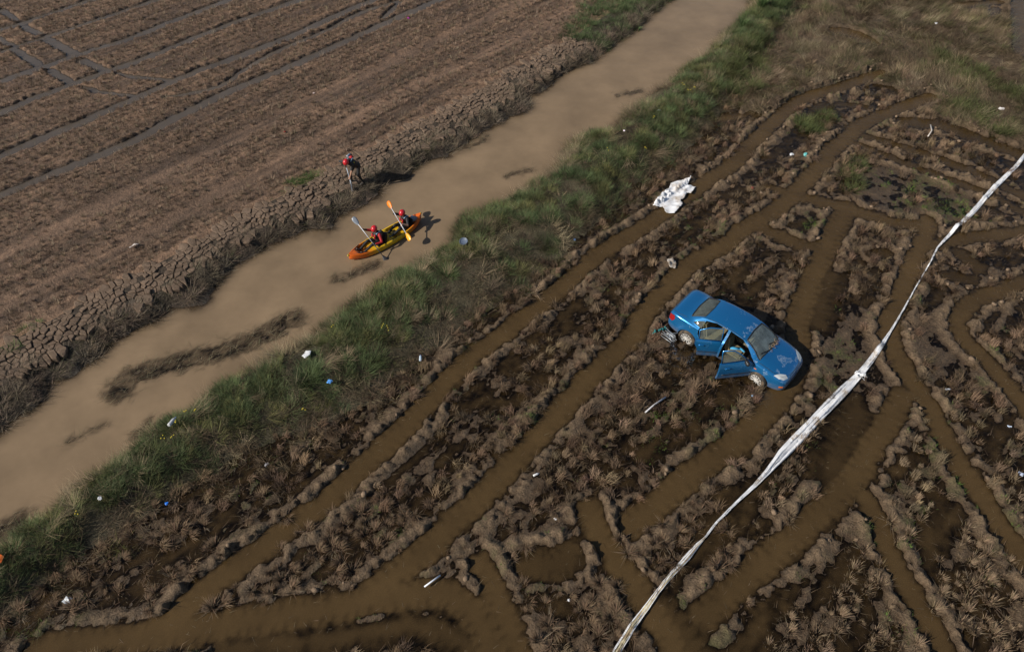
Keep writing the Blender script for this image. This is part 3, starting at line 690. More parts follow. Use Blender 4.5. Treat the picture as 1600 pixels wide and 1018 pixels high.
def ellipsoid(bm, c, r_, u=16, v=10, rot=None, mi=0):
    m = Matrix.Translation(Vector(c)) @ (rot.to_4x4() if rot else Matrix()) @ Matrix.Diagonal(Vector((*r_, 1)))
    g = bmesh.ops.create_uvsphere(bm, u_segments=u, v_segments=v, radius=1, matrix=m)
    for f in {f for w in g['verts'] for f in w.link_faces}: f.material_index = mi

# ------------------------------------------------------------------ the blue car
M_RUB = plain('black rubber', (.02, .019, .018), .7); M_TRIM = plain('black trim', (.018, .018, .019), .45)
M_MUDSEAT = muddy('mud covered seat', (.10, .095, .09), (.24, .20, .11), .62, .8, 3)
M_DASH = muddy('dusty dashboard', (.035, .036, .04), (.17, .15, .12), .42, .7, 4)
M_CABIN = muddy('cabin lining', (.05, .046, .042), (.15, .115, .075), .45, .85, 4)
M_ALLOY = muddy('alloy rim', (.55, .54, .52), (.2, .15, .10), .38, .35, 9)
M_TYRE = muddy('muddy tyre', (.025, .024, .023), (.15, .11, .07), .45, .85, 7)
def paint_material():
    m = N('metallic blue paint'); tc = m.n('TexCoord').outputs['Object']
    nz = m.noise(1.9, 8, tc, .66); ring = m.ramp(nz.outputs[0], [(.0, 0.0), (.555, 0.0), (.575, .6), (.60, .10), (.75, .16), (1, .2)])
    zz = m.n('SeparateXYZ'); m.l(tc, zz.inputs[0]); hi = m.n('MapRange', i_From_Min=.62, i_From_Max=.75); m.l(zz.outputs[2], hi.inputs[0])
    lo = m.n('MapRange', i_From_Min=.58, i_From_Max=.26); m.l(zz.outputs[2], lo.inputs[0])
    n2 = m.noise(6, 5, tc); lom = m.n('Math', operation='MULTIPLY'); m.l(lo.outputs[0], lom.inputs[0]); m.l(m.ramp(n2.outputs[0], [(.35, .1), (.65, 1.0)]).outputs[0], lom.inputs[1])
    fx_ = m.n('MapRange', i_From_Min=-.5, i_From_Max=.2); m.l(zz.outputs[0], fx_.inputs[0]); hm = m.n('Math', operation='MULTIPLY'); m.l(hi.outputs[0], hm.inputs[0]); m.l(fx_.outputs[0], hm.inputs[1])
    mk = m.n('Math', operation='MULTIPLY'); m.l(ring.outputs[0], mk.inputs[0]); m.l(hm.outputs[0], mk.inputs[1])
    c = m.mixc(mk.outputs[0], (.014, .18, .45), (.40, .44, .47)); c = m.mixc(lom.outputs[0], c, (.17, .12, .075)); m.l(c, m.p.inputs['Base Color'])
    dm = m.n('Math', operation='MAXIMUM'); m.l(mk.outputs[0], dm.inputs[0]); m.l(lom.outputs[0], dm.inputs[1])
    rg = m.n('MapRange', i_To_Min=.26, i_To_Max=.8); m.l(dm.outputs[0], rg.inputs[0]); m.l(rg.outputs[0], m.p.inputs['Roughness'])
    mt = m.n('MapRange', i_To_Min=.55, i_To_Max=0.0); m.l(dm.outputs[0], mt.inputs[0]); m.l(mt.outputs[0], m.p.inputs['Metallic'])
    m.p.inputs['Coat Weight'].default_value = 1.0; m.p.inputs['Coat Roughness'].default_value = .08
    return m.m
M_PAINT = paint_material()
def glass_material(name, film, amt):
    m = N(name); m.t.nodes.remove(m.p); tc = m.n('TexCoord').outputs['Object']
    nz = m.noise(2.4, 6, tc, .65); f = m.ramp(nz.outputs[0], [(.3, amt * .45), (.7, min(1, amt * 1.5))])
    tr = m.n('BsdfTransparent'); tr.inputs[0].default_value = (.62, .70, .68, 1); df = m.n('BsdfDiffuse'); df.inputs[0].default_value = film + (1,)
    mx = m.n('MixShader'); m.l(f.outputs[0], mx.inputs[0]); m.l(tr.outputs[0], mx.inputs[1]); m.l(df.outputs[0], mx.inputs[2])
    gl = m.n('BsdfGlossy', i_Roughness=.06); fr = m.n('Fresnel', i_IOR=1.55); fx = m.n('MixShader')
    m.l(fr.outputs[0], fx.inputs[0]); m.l(mx.outputs[0], fx.inputs[1]); m.l(gl.outputs[0], fx.inputs[2]); m.l(fx.outputs[0], m.out.inputs[0]); return m.m
M_GLASS = glass_material('dusty windscreen', (.24, .30, .31), .46); M_GLASSM = glass_material('mud filmed window', (.16, .18, .16), .45)
M_LAMP = plain('clear lamp lens', (.62, .66, .68), .12, 0, .3, 9, coat=.8); M_RED = plain('red lamp lens', (.32, .012, .015), .2, coat=.6); M_AMBER = plain('amber lamp lens', (.75, .18, .02), .25)

pf, pr_ = P(1180, 597, -.06), P(1072, 535, -.06); print('wheelbase', (pf - pr_).length)
fwd = (pf - pr_).normalized(); left = Vector((-fwd.y, fwd.x, 0)); cc_ = (pf + pr_) / 2 + left * .76
car = empty('car', (cc_.x, cc_.y, -.15)); car.rotation_euler = (R(-1.5), R(1.6), math.atan2(fwd.y, fwd.x))
tag(car, 'abandoned blue sedan car with two doors hanging open in the flooded field', 'car')
ST_ = [  # x, w, zb, zs, greenhouse (edge y, edge z, top z) or hood top
 (-2.20, .60, .44, .76, .80), (-2.15, .74, .34, .90, .96), (-2.02, .80, .27, .97, 1.035), (-1.80, .83, .23, .975, 1.06), (-1.55, .845, .2, .965, 1.08),
 (-1.25, .85, .19, .95, (.60, 1.20, 1.225)), (-.95, .85, .19, .94, (.565, 1.335, 1.365)), (-.55, .85, .19, .93, (.56, 1.385, 1.425)), (0, .85, .19, .92, (.565, 1.39, 1.435)),
 (.35, .85, .19, .91, (.56, 1.355, 1.40)), (.65, .85, .19, .90, (.575, 1.255, 1.30)), (.95, .85, .19, .89, (.61, 1.10, 1.13)), (1.2, .85, .19, .875, .985), (1.5, .84, .2, .83, .93), (1.82, .815, .2, .76, .855), (2.02, .75, .21, .67, .76), (2.12, .65, .24, .60, .66), (2.17, .5, .3, .50, .54)]
bm = bmesh.new(); rings = []
for x_, w_, zb, zs, g in ST_:
    if isinstance(g, tuple):
        ey, ez, tz = g; hp = [(w_ * .90, zs + .035), (w_ * .86 * .55 + ey * .45, zs + (ez - zs) * .5), (ey, ez), (ey * .62, tz - .012), (0, tz)]
    else: hp = [(w_ * .90, zs + (g - zs) * .45), (w_ * .72, zs + (g - zs) * .75), (w_ * .5, zs + (g - zs) * .92), (w_ * .25, g - .004), (0, g)]
    half = [(0, zb), (w_ * .78, zb), (w_ * .955, zb + .05), (w_ * 1.0, .46 if zb < .4 else .55), (w_ * .995, .68 if zs > .75 else (zb + zs) / 2 + .05), (w_ * .965, zs)] + hp
    full = half + [(-a, b) for a, b in half[-2:0:-1]]
    rings.append([bm.verts.new((x_, a, b)) for a, b in full])
for a, b in zip(rings[:-1], rings[1:]):
    for k in range(len(a)): bm.faces.new((a[k], a[(k + 1) % len(a)], b[(k + 1) % len(a)], b[k]))
bm.faces.new(rings[0]); bm.faces.new(rings[-1][::-1])
cl = bm.edges.layers.float.new('crease_edge'); NR = len(rings[0])
for i in range(len(rings) - 1):
    for k, cv in ((5, .55), (8, .55), (2, .4)):
        for kk in (k, NR - k):
            e = bm.edges.get((rings[i][kk], rings[i + 1][kk]))
            if e: e[cl] = cv if (k != 8 or isinstance(ST_[i][4], tuple)) else .25
body = bm_obj('body', bm, [M_PAINT, M_CABIN, M_TRIM])
sb = body.modifiers.new('s', 'SUBSURF'); sb.levels = 2; bake(body)
bvh = BVHTree.FromPolygons([v.co.copy() for v in body.data.vertices], [tuple(p.vertices) for p in body.data.polygons])
def side_y(x_, z_, sgn):
    h = bvh.ray_cast(Vector((x_, 3 * sgn, z_)), Vector((0, -sgn, 0)))[0]; return h.y if h else sgn * .6
def top_z(x_, y_):
    h = bvh.ray_cast(Vector((x_, y_, 4)), Vector((0, 0, -1)))[0]; return h.z if h else .6
def patch(poly, mode, off, cuts=5):
    """piece of the body surface: poly in (x, z) for the sides, (x, y) from above"""
    bm = bmesh.new(); bm.faces.new([bm.verts.new((a, b, 0)) for a, b in poly]); bmesh.ops.triangulate(bm, faces=bm.faces[:])
    bmesh.ops.subdivide_edges(bm, edges=bm.edges[:], cuts=cuts, use_grid_fill=True)
    for v in bm.verts:
        a, b = v.co.x, v.co.y
        if mode == 'top': v.co = Vector((a, b, top_z(a, b) + off))
        else: v.co = Vector((a, side_y(a, b, mode) + off * mode, b))
    return bm
def ribbon(bm, pts, mode, wid=.012, off=.004, n=14, mi=0):
    P_ = []
    for p, q in zip(pts[:-1], pts[1:]):
        for k in range(n): P_.append(((p[0] + (q[0] - p[0]) * k / n), (p[1] + (q[1] - p[1]) * k / n)))
    P_.append(pts[-1]); P3 = [Vector((a, b, top_z(a, b) + off)) if mode == 'top' else Vector((a, side_y(a, b, mode) + off * mode, b)) for a, b in P_]
    tube(bm, P3, wid / 2, 5, mi)
WIN_F = [(.83, .965), (.60, 1.15), (.36, 1.30), (-.04, 1.345), (-.06, .965)]
WIN_R = [(-.16, .965), (-.15, 1.345), (-.58, 1.335), (-.90, 1.24), (-.90, .975)]
WIN_Q = [(-.96, .985), (-.96, 1.225), (-1.16, 1.13), (-1.30, 1.03)]
WS = [(1.10, -.64), (1.16, 0), (1.10, .64), (.47, .49), (.44, 0), (.47, -.49)]
RW = [(-1.46, -.56), (-1.50, 0), (-1.46, .56), (-1.04, .48), (-1.01, 0), (-1.04, -.48)]
DOOR_F = [(1.04, .28), (1.06, .88), (.86, .975), (.62, 1.17), (.37, 1.325), (-.08, 1.372), (-.11, .28)]
DOOR_R = [(-.17, .28), (-.16, 1.37), (-.60, 1.36), (-.93, 1.26), (-1.02, 1.0), (-1.02, .82), (-.90, .62), (-.84, .28)]
def prism(poly, mode, lo, hi, mi):
    bm = bmesh.new(); mk = (lambda a, b, t: (a, b, t)) if mode == 'top' else (lambda a, b, t: (a, t, b))
    A = [bm.verts.new(mk(a, b, lo)) for a, b in poly]; B_ = [bm.verts.new(mk(a, b, hi)) for a, b in poly]; n = len(poly)
    bm.faces.new(A); bm.faces.new(B_[::-1])
    for k in range(n): bm.faces.new((A[k], B_[k], B_[(k + 1) % n], A[(k + 1) % n]))
    for f in bm.faces: f.material_index = mi
    return bm_obj('cutter', bm, [M_PAINT, M_CABIN, M_TRIM], smooth=False)
cutters = []
bm = bmesh.new(); rr = []
for x_, h in ((-1.50, [(.60, .42), (.62, .88), (.44, 1.0)]), (-.98, [(.70, .30), (.755, .88), (.50, 1.28)]), (.40, [(.70, .30), (.755, .88), (.50, 1.31)]), (1.12, [(.66, .32), (.70, .84), (.55, .915)])):
    full = [(0, h[0][1])] + h + [(0, h[-1][1] + .02)] + [(-a, b) for a, b in h[::-1]]; rr.append([bm.verts.new((x_, a, b)) for a, b in full])
for a, b in zip(rr[:-1], rr[1:]):
    for k in range(len(a)): bm.faces.new((a[k], a[(k + 1) % len(a)], b[(k + 1) % len(a)], b[k]))
bm.faces.new(rr[0]); bm.faces.new(rr[-1][::-1])
for f in bm.faces: f.material_index = 1
cutters.append(bm_obj('cutter', bm, [M_PAINT, M_CABIN, M_TRIM], smooth=False))
for s_ in (-1, 1):
    for w in (WIN_Q,) + ((WIN_F, WIN_R) if s_ > 0 else ()): cutters.append(prism(w, 'side', .4 * s_, 1.2 * s_, 2))
    for ax in (-1.31, 1.31):
        bm = bmesh.new(); lathe(bm, [(0, .52 * s_), (.355, .52 * s_), (.355, 1.2 * s_), (0, 1.2 * s_)], (0, 1, 0), (ax, 0, .30), 28, 2); bmesh.ops.remove_doubles(bm, verts=bm.verts, dist=1e-3)
        cutters.append(bm_obj('cutter', bm, [M_PAINT, M_CABIN, M_TRIM], smooth=False))
cutters.append(prism(DOOR_F, 'side', -1.2, -.42, 1)); cutters.append(prism(DOOR_R, 'side', -1.2, -.42, 1))
cutters.append(prism(WS, 'top', .90, 1.7, 2)); cutters.append(prism(RW, 'top', .98, 1.7, 2))
for c in cutters:
    b = body.modifiers.new('b', 'BOOLEAN'); b.operation = 'DIFFERENCE'; b.solver = 'EXACT'; b.object = c
    bake(body)
    bpy.data.objects.remove(c)
body.data.name = 'body'; body.data.shade_smooth(); body.data.set_sharp_from_angle(angle=R(32)); body.parent = car
bm_obj('windscreen', patch(WS, 'top', -.012), M_GLASS, car); bm_obj('rear_window', patch(RW, 'top', -.012), M_GLASSM, car)
bm_obj('side_window', patch(WIN_F, 1, -.012), M_GLASS, car); bm_obj('side_window', patch(WIN_R, 1, -.012), M_GLASS, car)
for s_ in (-1, 1): bm_obj('quarter_window', patch(WIN_Q, s_, -.012), M_GLASSM, car)
bm = bmesh.new()
for w in (WS, RW): ribbon(bm, w + w[:1], 'top', .036, -.004, 8)
bm_obj('window_seal', bm, M_TRIM, car)
bm = bmesh.new(); ribbon(bm, [(1.14, -.72), (1.62, -.70), (1.93, -.60), (2.06, -.3), (2.08, 0), (2.06, .3), (1.93, .60), (1.62, .70), (1.14, .72)], 'top', .014, .0); bm_obj('bonnet_seam', bm, M_TRIM, car)
bm = bmesh.new(); ribbon(bm, [(-1.56, -.66), (-1.85, -.69), (-2.08, -.62), (-2.10, 0), (-2.08, .62), (-1.85, .69), (-1.56, .66)], 'top', .012, .0); bm_obj('boot_seam', bm, M_TRIM, car)
bm = bmesh.new()
for s_ in (-1, 1): ribbon(bm, [(.4, .555 * s_), (0, .545 * s_), (-.5, .54 * s_), (-.9, .545 * s_)], 'top', .016, .0, 6)
bm_obj('roof_gutter', bm, M_TRIM, car)
bm = bmesh.new(); ribbon(bm, [(1.03, .3), (1.05, .86)], 1); ribbon(bm, [(-.1, .3), (-.1, .96)], 1); ribbon(bm, [(-.84, .3), (-.9, .62), (-1.02, .85), (-.98, 1.0)], 1); ribbon(bm, [(.98, .5), (-.85, .5)], 1, .03, .006); bm_obj('door_seam', bm, M_TRIM, car)
for s_ in (-1, 1):
    bm_obj('headlight', patch([(1.70, .765 * s_), (1.88, .735 * s_), (2.02, .63 * s_), (2.075, .45 * s_), (1.97, .43 * s_), (1.82, .58 * s_)], 'top', .006), M_LAMP, car)
    bm_obj('tail_light', patch([(-2.14, .66), (-2.14, .88), (-1.95, .93), (-1.90, .80), (-1.98, .66)], s_, .006), M_RED, car)
    bm_obj('indicator', patch([(1.98, .43), (1.98, .50), (2.09, .50), (2.09, .43)], s_, .006, 2), M_AMBER, car)
    bm_obj('side_repeater', patch([(1.08, .72), (1.08, .755), (1.16, .755), (1.16, .72)], s_, .006, 2), M_AMBER, car)
bm = bmesh.new()
for k in range(9):
    a = -.36 + .09 * k
    tube(bm, [(2.155 - .25 * a * a, a, .40), (2.155 - .25 * (a + .09) ** 2, a + .09, .40)], .035, 6)
bm_obj('grille', bm, M_TRIM, car)
bm = bmesh.new()
for (a, b) in (((1.17, .55), (1.02, .02)), ((1.17, -.02), (1.02, -.50))):
    ribbon(bm, [a, b], 'top', .022, .016, 8)
bm_obj('wiper', bm, M_TRIM, car)
bm = bmesh.new(); g = random.Random(3)
for k in range(46):
    a = Vector((1.16 + g.gauss(0, .03), .28 + g.gauss(0, .16), .99)); a.z = top_z(a.x, a.y) + .02; d = Vector((g.gauss(0, 1), g.gauss(0, 1), g.uniform(0, .5))).normalized() * g.uniform(.03, .10); tube(bm, [a, a + d], .006, 4)
tag(bm_obj('straw_on_bonnet', bm, plain('flood straw', (.27, .2, .13), .9), car), kind='stuff')
# wheels
for ax in (-1.31, 1.31):
    for s_ in (-1, 1):
        bm = bmesh.new(); lathe(bm, [(.205, -.09), (.26, -.10), (.30, -.085), (.315, -.05), (.315, .05), (.30, .085), (.26, .10), (.205, .09)], (0, 1, 0), (0, 0, 0), 28)
        wh = bm_obj('wheel', bm, M_TYRE, car); wh.location = (ax, .755 * s_, .28); wh.rotation_euler = (0, 0, R(-14) if ax > 0 else 0)
        bm = bmesh.new(); lathe(bm, [(.208, -.085), (.208, .086), (.195, .092), (.186, .05), (.178, .0), (.15, -.02), (.0, -.02)], (0, s_, 0), (0, 0, 0), 28)
        for f in bm.faces:
            if max(v.co.y * s_ for v in f.verts) < .055 and max(math.hypot(v.co.x, v.co.z) for v in f.verts) < .19: f.material_index = 1
        for k in range(10):
            a = 2 * math.pi * k / 10; box(bm, (math.cos(a) * .115, .062 * s_, math.sin(a) * .115), (.165, .035, .026), Matrix.Rotation(-a, 3, 'Y').to_euler(), .006)
        lathe(bm, [(.055, .05), (.05, .085), (.0, .088)], (0, s_, 0), (0, 0, 0), 14)
        bm_obj('rim', bm, [M_ALLOY, M_TYRE], wh, sharp=35)
# cabin
def seat(x_, y_, w, rake=.18):
    bm = bmesh.new(); box(bm, (x_ + .02, y_, .47), (.52, w, .18), None, .06); so = bm_obj('seat', bm, M_MUDSEAT, car, sharp=40)
    bm = bmesh.new(); box(bm, (x_ - .28, y_, .78), (.15, w * .96, .62), Matrix.Rotation(-rake, 3, 'Y').to_euler(), .06); box(bm, (x_ - .37, y_, 1.14), (.08, min(w * .5, .28), .15), None, .03); bm_obj('backrest', bm, M_MUDSEAT, so, sharp=40)
seat(.22, .36, .5); seat(.22, -.36, .5); seat(-.62, 0, 1.24, .3)
bm = bmesh.new(); box(bm, (.92, 0, .78), (.42, 1.30, .22), None, .07); box(bm, (.70, .36, .86), (.14, .40, .10), None, .04); bm_obj('dashboard', bm, M_DASH, car, sharp=40)
bm = bmesh.new(); q = [Vector((.56 - .07 * math.sin(t_), .36 + .185 * math.cos(t_), .86 + .17 * math.sin(t_))) for t_ in [2 * math.pi * k / 20 for k in range(21)]]; tube(bm, q, .016, 6); tube(bm, [(.56, .18, .86), (.57, .54, .86)], .018, 6); tube(bm, [(.57, .36, .86), (.8, .36, .76)], .03, 6); bm_obj('steering_wheel', bm, M_TRIM, car)
bm = bmesh.new(); box(bm, (.9, -.30, .92), (.16, .3, .03), Matrix.Rotation(.3, 3, 'Z').to_euler(), .01); bm_obj('dashboard_debris', bm, plain('pale debris', (.45, .42, .36), .8), car)
# open doors
def door(poly, win, hinge_x, ang, front):
    hy = side_y(hinge_x, .6, -1); piv = Vector((hinge_x, hy + .03, 0))
    low = [p for p in poly if p[1] < .9]
    lower = [(max(p[0] for p in low) - .012, .285), (max(p[0] for p in poly) - .012, .90), (min(p[0] for p in poly) + .012, .93), (min(p[0] for p in poly) + .012, .82)] + ([(-.888, .62), (-.828, .285)] if not front else [(min(p[0] for p in poly) + .012, .285)])
    if front: lower = [(1.028, .285), (1.045, .87), (.87, .945), (-.098, .945), (-.098, .285)]
    else: lower = [(-.182, .285), (-.182, .945), (-1.005, .965), (-1.005, .82), (-.888, .62), (-.828, .285)]
    bm = patch(lower, -1, 0.0, 5); bmesh.ops.recalc_face_normals(bm, faces=bm.faces)
    top = bm.faces[:]; r_ = bmesh.ops.extrude_face_region(bm, geom=top); nv = [v for v in r_['geom'] if isinstance(v, bmesh.types.BMVert)]
    for v in nv: v.co.y += .075
    for f in bm.faces: f.material_index = 1 if all(v in set(nv) for v in f.verts) else 0
    for v in bm.verts: v.co -= piv
    d = bm_obj('door', bm, [M_PAINT, M_CABIN], car, sharp=35); d.location = piv; d.rotation_euler = (0, 0, R(ang))
    d['label'] = 'open front passenger door' if front else 'open rear passenger door'
    wp = [Vector((a, side_y(a, b, -1) + .02, b)) - piv for a, b in win]
    bm = bmesh.new(); tube(bm, wp + wp[:1], .021, 6); bm_obj('window_frame', bm, M_PAINT, d)
    bm = patch(win, -1, -.022, 3)
    for v in bm.verts: v.co -= piv
    bm_obj('window', bm, M_GLASSM, d)
    hx = min(p[0] for p in win) + .14 if front else -.86
    bm = bmesh.new(); ribbon(bm, [(hx, .80), (hx + .17, .80)], -1, .035, .022, 4)
    for v in bm.verts: v.co -= piv
    bm_obj('handle', bm, M_PAINT, d)
    bm = bmesh.new(); ribbon(bm, [(min(p[0] for p in lower) + .12, .5), (max(p[0] for p in lower) - .03, .5)], -1, .032, .004, 10)
    for v in bm.verts: v.co -= piv
    bm_obj('rub_strip', bm, M_TRIM, d)
    if front:
        bm = bmesh.new(); ellipsoid(bm, Vector((.74, side_y(.74, .95, -1) - .11, 1.01)) - piv, (.075, .125, .085)); tube(bm, [Vector((.76, side_y(.76, .92, -1) + .01, .95)) - piv, Vector((.75, side_y(.76, .92, -1) - .08, .99)) - piv], .03, 6); bm_obj('mirror', bm, M_TRIM, d)
door(DOOR_F, WIN_F, 1.02, 50, True); door(DOOR_R, WIN_R, -.17, 37, False)
bm = bmesh.new(); ellipsoid(bm, (.74, side_y(.74, .95, 1) + .11, 1.01), (.075, .125, .085)); tube(bm, [(.76, side_y(.76, .92, 1) - .01, .95), (.75, side_y(.76, .92, 1) + .08, .99)], .03, 6); bm_obj('mirror', bm, M_TRIM, car)
bm = bmesh.new(); box(bm, (.2, -.36, .585), (.34, .12, .03), Matrix.Rotation(.6, 3, 'Z').to_euler(), .01); box(bm, (.42, -.30, .62), (.2, .09, .03), Matrix.Rotation(-.3, 3, 'Z').to_euler(), .01)
rag = bm_obj('blue_rag', bm, plain('blue cloth', (.05, .34, .62), .7)); tag(rag, 'light blue rag lying on the front seat of the blue car', 'rag'); rag.matrix_world = car.matrix_basis

# ------------------------------------------------------------------ canal kayak, paddlers, person on the bank
M_BLK = plain('black neoprene', (.014, .014, .016), .65, 0, .3, 14); M_REDC = plain('red cloth', (.42, .012, .016), .7, 0, .3, 10); M_HELM = plain('red helmet shell', (.52, .012, .02), .28, 0, .12, 5, coat=.6)
M_SKIN = plain('skin', (.45, .26, .18), .55, 0, .15, 10); M_GREY = plain('grey cloth', (.16, .16, .165), .7); M_VEST = plain('black and red vest', (.022, .018, .02), .7); M_BOOT = plain('grey brown boots', (.14, .12, .105), .8)
M_BLUE = plain('pale blue webbing', (.25, .42, .62), .6); M_YEL = plain('yellow tag', (.65, .5, .03), .6); M_LIME = plain('lime pouch', (.45, .55, .04), .6)
M_SHAFT = plain('white paddle shaft', (.62, .64, .68), .4); M_SHAFTD = plain('dark paddle shaft', (.03, .03, .035), .5); M_OR = plain('orange blade', (.85, .22, .01), .35); M_ORY = plain('amber blade', (.9, .38, .01), .35); M_BLG = plain('grey blade', (.26, .29, .34), .3)
def hand(bones, wrist, tip_dir, shaft_dir, mi):
    """palm and five fingers closing on a shaft"""
    w = Vector(wrist); t_ = Vector(tip_dir).normalized(); s_ = Vector(shaft_dir).normalized(); nrm = t_.cross(s_).normalized()
    palm = w + t_ * .05; bones.append((w, .029, palm, .036, mi))
    for k, L in enumerate((.034, .040, .037, .028)):
        b = palm + s_ * (.030 - .020 * k) + t_ * .02; c = b + t_ * L * .8 + nrm * .018; e = c - t_ * L * .35 + nrm * .03
        bones.append((b, .0115, c, .011, mi)); bones.append((c, .011, e, .0095, mi))
    b = w + t_ * .025 + s_ * .032; c = b + t_ * .03 + s_ * .018 + nrm * .02; bones.append((b, .013, c, .012, mi)); bones.append((c, .012, c + nrm * .028 - s_ * .012, .010, mi))
def head_parts(root, hc, look, up, helm=True):
    look = Vector(look).normalized(); up = Vector(up); up = (up - look * up.dot(look)).normalized(); sd = up.cross(look); rot = Matrix((look, sd, up)).transposed()
    bm = bmesh.new(); cen = Vector(hc) + up * .03 - look * .012
    bmesh.ops.create_uvsphere(bm, u_segments=20, v_segments=14, radius=1, matrix=Matrix.Translation(cen) @ rot.to_4x4() @ Matrix.Diagonal(Vector((.142, .122, .128, 1))))
    bmesh.ops.bisect_plane(bm, geom=bm.verts[:] + bm.edges[:] + bm.faces[:], plane_co=cen - up * .045 + look * .03, plane_no=(-up - look * .35).normalized(), clear_outer=True)
    ho = bm_obj('helmet', bm, M_HELM, root); md = ho.modifiers.new('s', 'SOLIDIFY'); md.thickness = .012; bake(ho); ho.data.name = 'helmet'
    bm = bmesh.new(); 
    for s_ in (-1, 1): tube(bm, [cen + sd * .118 * s_ - up * .03, Vector(hc) + sd * .085 * s_ - up * .09 + look * .02, Vector(hc) - up * .125 + look * .035], .008, 5)
    bm_obj('chin_strap', bm, M_BLK, root)
    for s_ in (-1, 1):
        bm = bmesh.new(); ellipsoid(bm, Vector(hc) + look * .092 + sd * .034 * s_ - up * .005, (.012, .012, .009), 8, 6); bm_obj('eye', bm, M_BLK, root)
def head_bones(bones, neck, hc, look, up):
    look = Vector(look).normalized(); up = Vector(up); up = (up - look * up.dot(look)).normalized(); sd = up.cross(look); hc = Vector(hc)
    bones += [(Vector(neck), .055, hc - up * .07, .055, 0), (hc + up * .035 - look * .012, .092, hc - look * .005, .088, 0), (hc + look * .02 - up * .04, .068, hc + look * .038 - up * .085, .042, 0), (hc + look * .088 + up * .0, .012, hc + look * .108 - up * .03, .016, 0), (hc + look * .075 - up * .068, .018, hc + look * .078 - up * .07, .018, 0)]
    for s_ in (-1, 1): bones.append((hc + sd * .09 * s_ + up * .012, .016, hc + sd * .088 * s_ - up * .025, .014, 0))
MS = [M_SKIN, M_BLK, M_REDC, M_GREY, M_BOOT]     # body material slots

# kayak
M_KAY = N('yellow and orange hull'); tc = M_KAY.n('TexCoord').outputs['Object']; sx = M_KAY.n('SeparateXYZ'); M_KAY.l(tc, sx.inputs[0]); ab = M_KAY.n('Math', operation='ABSOLUTE'); M_KAY.l(sx.outputs[0], ab.inputs[0])
nz = M_KAY.noise(4, 4, tc); ad = M_KAY.n('Math', operation='MULTIPLY_ADD'); M_KAY.l(nz.outputs[0], ad.inputs[0]); ad.inputs[1].default_value = .5; M_KAY.l(ab.outputs[0], ad.inputs[2])
cr = M_KAY.ramp(ad.outputs[0], [(.0, (.62, .41, .012)), (.46, (.62, .38, .012)), (.68, (.64, .14, .012)), (1.0, (.64, .12, .012))]); dv = M_KAY.n('Math', operation='MULTIPLY'); M_KAY.l(ad.outputs[0], dv.inputs[0]); dv.inputs[1].default_value = .5; M_KAY.l(dv.outputs[0], cr.inputs[0])
M_KAY.l(cr.outputs[0], M_KAY.p.inputs['Base Color']); M_KAY.p.inputs['Roughness'].default_value = .38; M_KAY = M_KAY.m
bow, stern = P(546, 404, -.16), P(658, 339, -.16); kl = (bow - stern); print('kayak', kl.length); ka = math.atan2(kl.y, kl.x); kc = (bow + stern) / 2; KL = kl.length / 2
KM = Matrix.Translation((kc.x, kc.y, CANAL_Z)) @ Matrix.Rotation(ka, 4, 'Z')
kay = empty('kayak'); kay.matrix_world = KM; tag(kay, 'yellow and orange two seat kayak afloat on the brown canal', 'kayak')
bm = bmesh.new(); rr = []
for i in range(41):
    q = -1 + 2 * i / 40; q = max(-.9995, min(.9995, q)); x_ = q * KL; aq = abs(q)
    w = .42 * (1 - aq ** 2.6) ** .75 + .012; keel = -.09 + .20 * aq ** 4; gun = .20 + .13 * aq ** 3; wf = float(sst(.80, .66, np.array(aq))); wf2 = 1 - .75 * float(sst(.12, .02, np.array(abs(q + .06))))
    well = gun + .035 - (.17 * wf * wf2 + 0)
    h = [(0, keel), (.55 * w, keel + .01), (.88 * w, keel + .07), (w, keel + .16), (.985 * w, gun - .03), (.92 * w, gun + .01), (.80 * w, gun + .015), (.70 * w, well), (.35 * w, well), (0, well)]
    full = h + [(-a, b) for a, b in h[-2:0:-1]]; rr.append([bm.verts.new((x_, a, b)) for a, b in full])
for a, b in zip(rr[:-1], rr[1:]):
    for k in range(len(a)): bm.faces.new((a[k], a[(k + 1) % len(a)], b[(k + 1) % len(a)], b[k]))
bm.faces.new(rr[0]); bm.faces.new(rr[-1][::-1]); hull = bm_obj('hull', bm, M_KAY, kay, sharp=50)
for x_ in (.18, -1.10):
    bm = bmesh.new(); box(bm, (x_ + .16, 0, .10), (.40, .48, .06), None, .025); so = bm_obj('seat', bm, M_BLK, kay, sharp=40)
    bm = bmesh.new(); box(bm, (x_ - .05, 0, .30), (.07, .46, .36), Matrix.Rotation(-.25, 3, 'Y').to_euler(), .03); bm_obj('backrest', bm, M_BLK, so, sharp=40)
for s_ in (-1, 1):
    bm = bmesh.new(); tube(bm, [(KL * .97 * s_, 0, .33), (KL * 1.0 * s_, 0, .37), (KL * 1.02 * s_, 0, .33)], .014, 6); ellipsoid(bm, (KL * .985 * s_, 0, .315), (.09, .03, .025)); bm_obj('carry_handle', bm, M_YEL, kay)
bm = bmesh.new()
for s_ in (-1, 1): tube(bm, [(KL * .93, .05 * s_, .325), (KL * .74, .2 * s_, .29), (KL * .62, .285 * s_, .265)], .012, 6)
tube(bm, [(KL * .80, -.16, .31), (KL * .80, .16, .31)], .010, 5); bm_obj('deck_line', bm, M_BLK, kay)
for x_ in (-.42, -.20, .62, -.05):
    bm = bmesh.new(); box(bm, (x_, .345, .215), (.16, .03, .02), None, .006); bm_obj('deck_fitting', bm, M_BLK, kay)
bm = bmesh.new(); box(bm, (-.36, 0, .15), (.3, .3, .04), None, .015); tube(bm, [(-.5, .12, .18), (-.2, .12, .2)], .015, 6); bm_obj('hatch', bm, plain('ochre hatch', (.4, .28, .06), .6), kay)
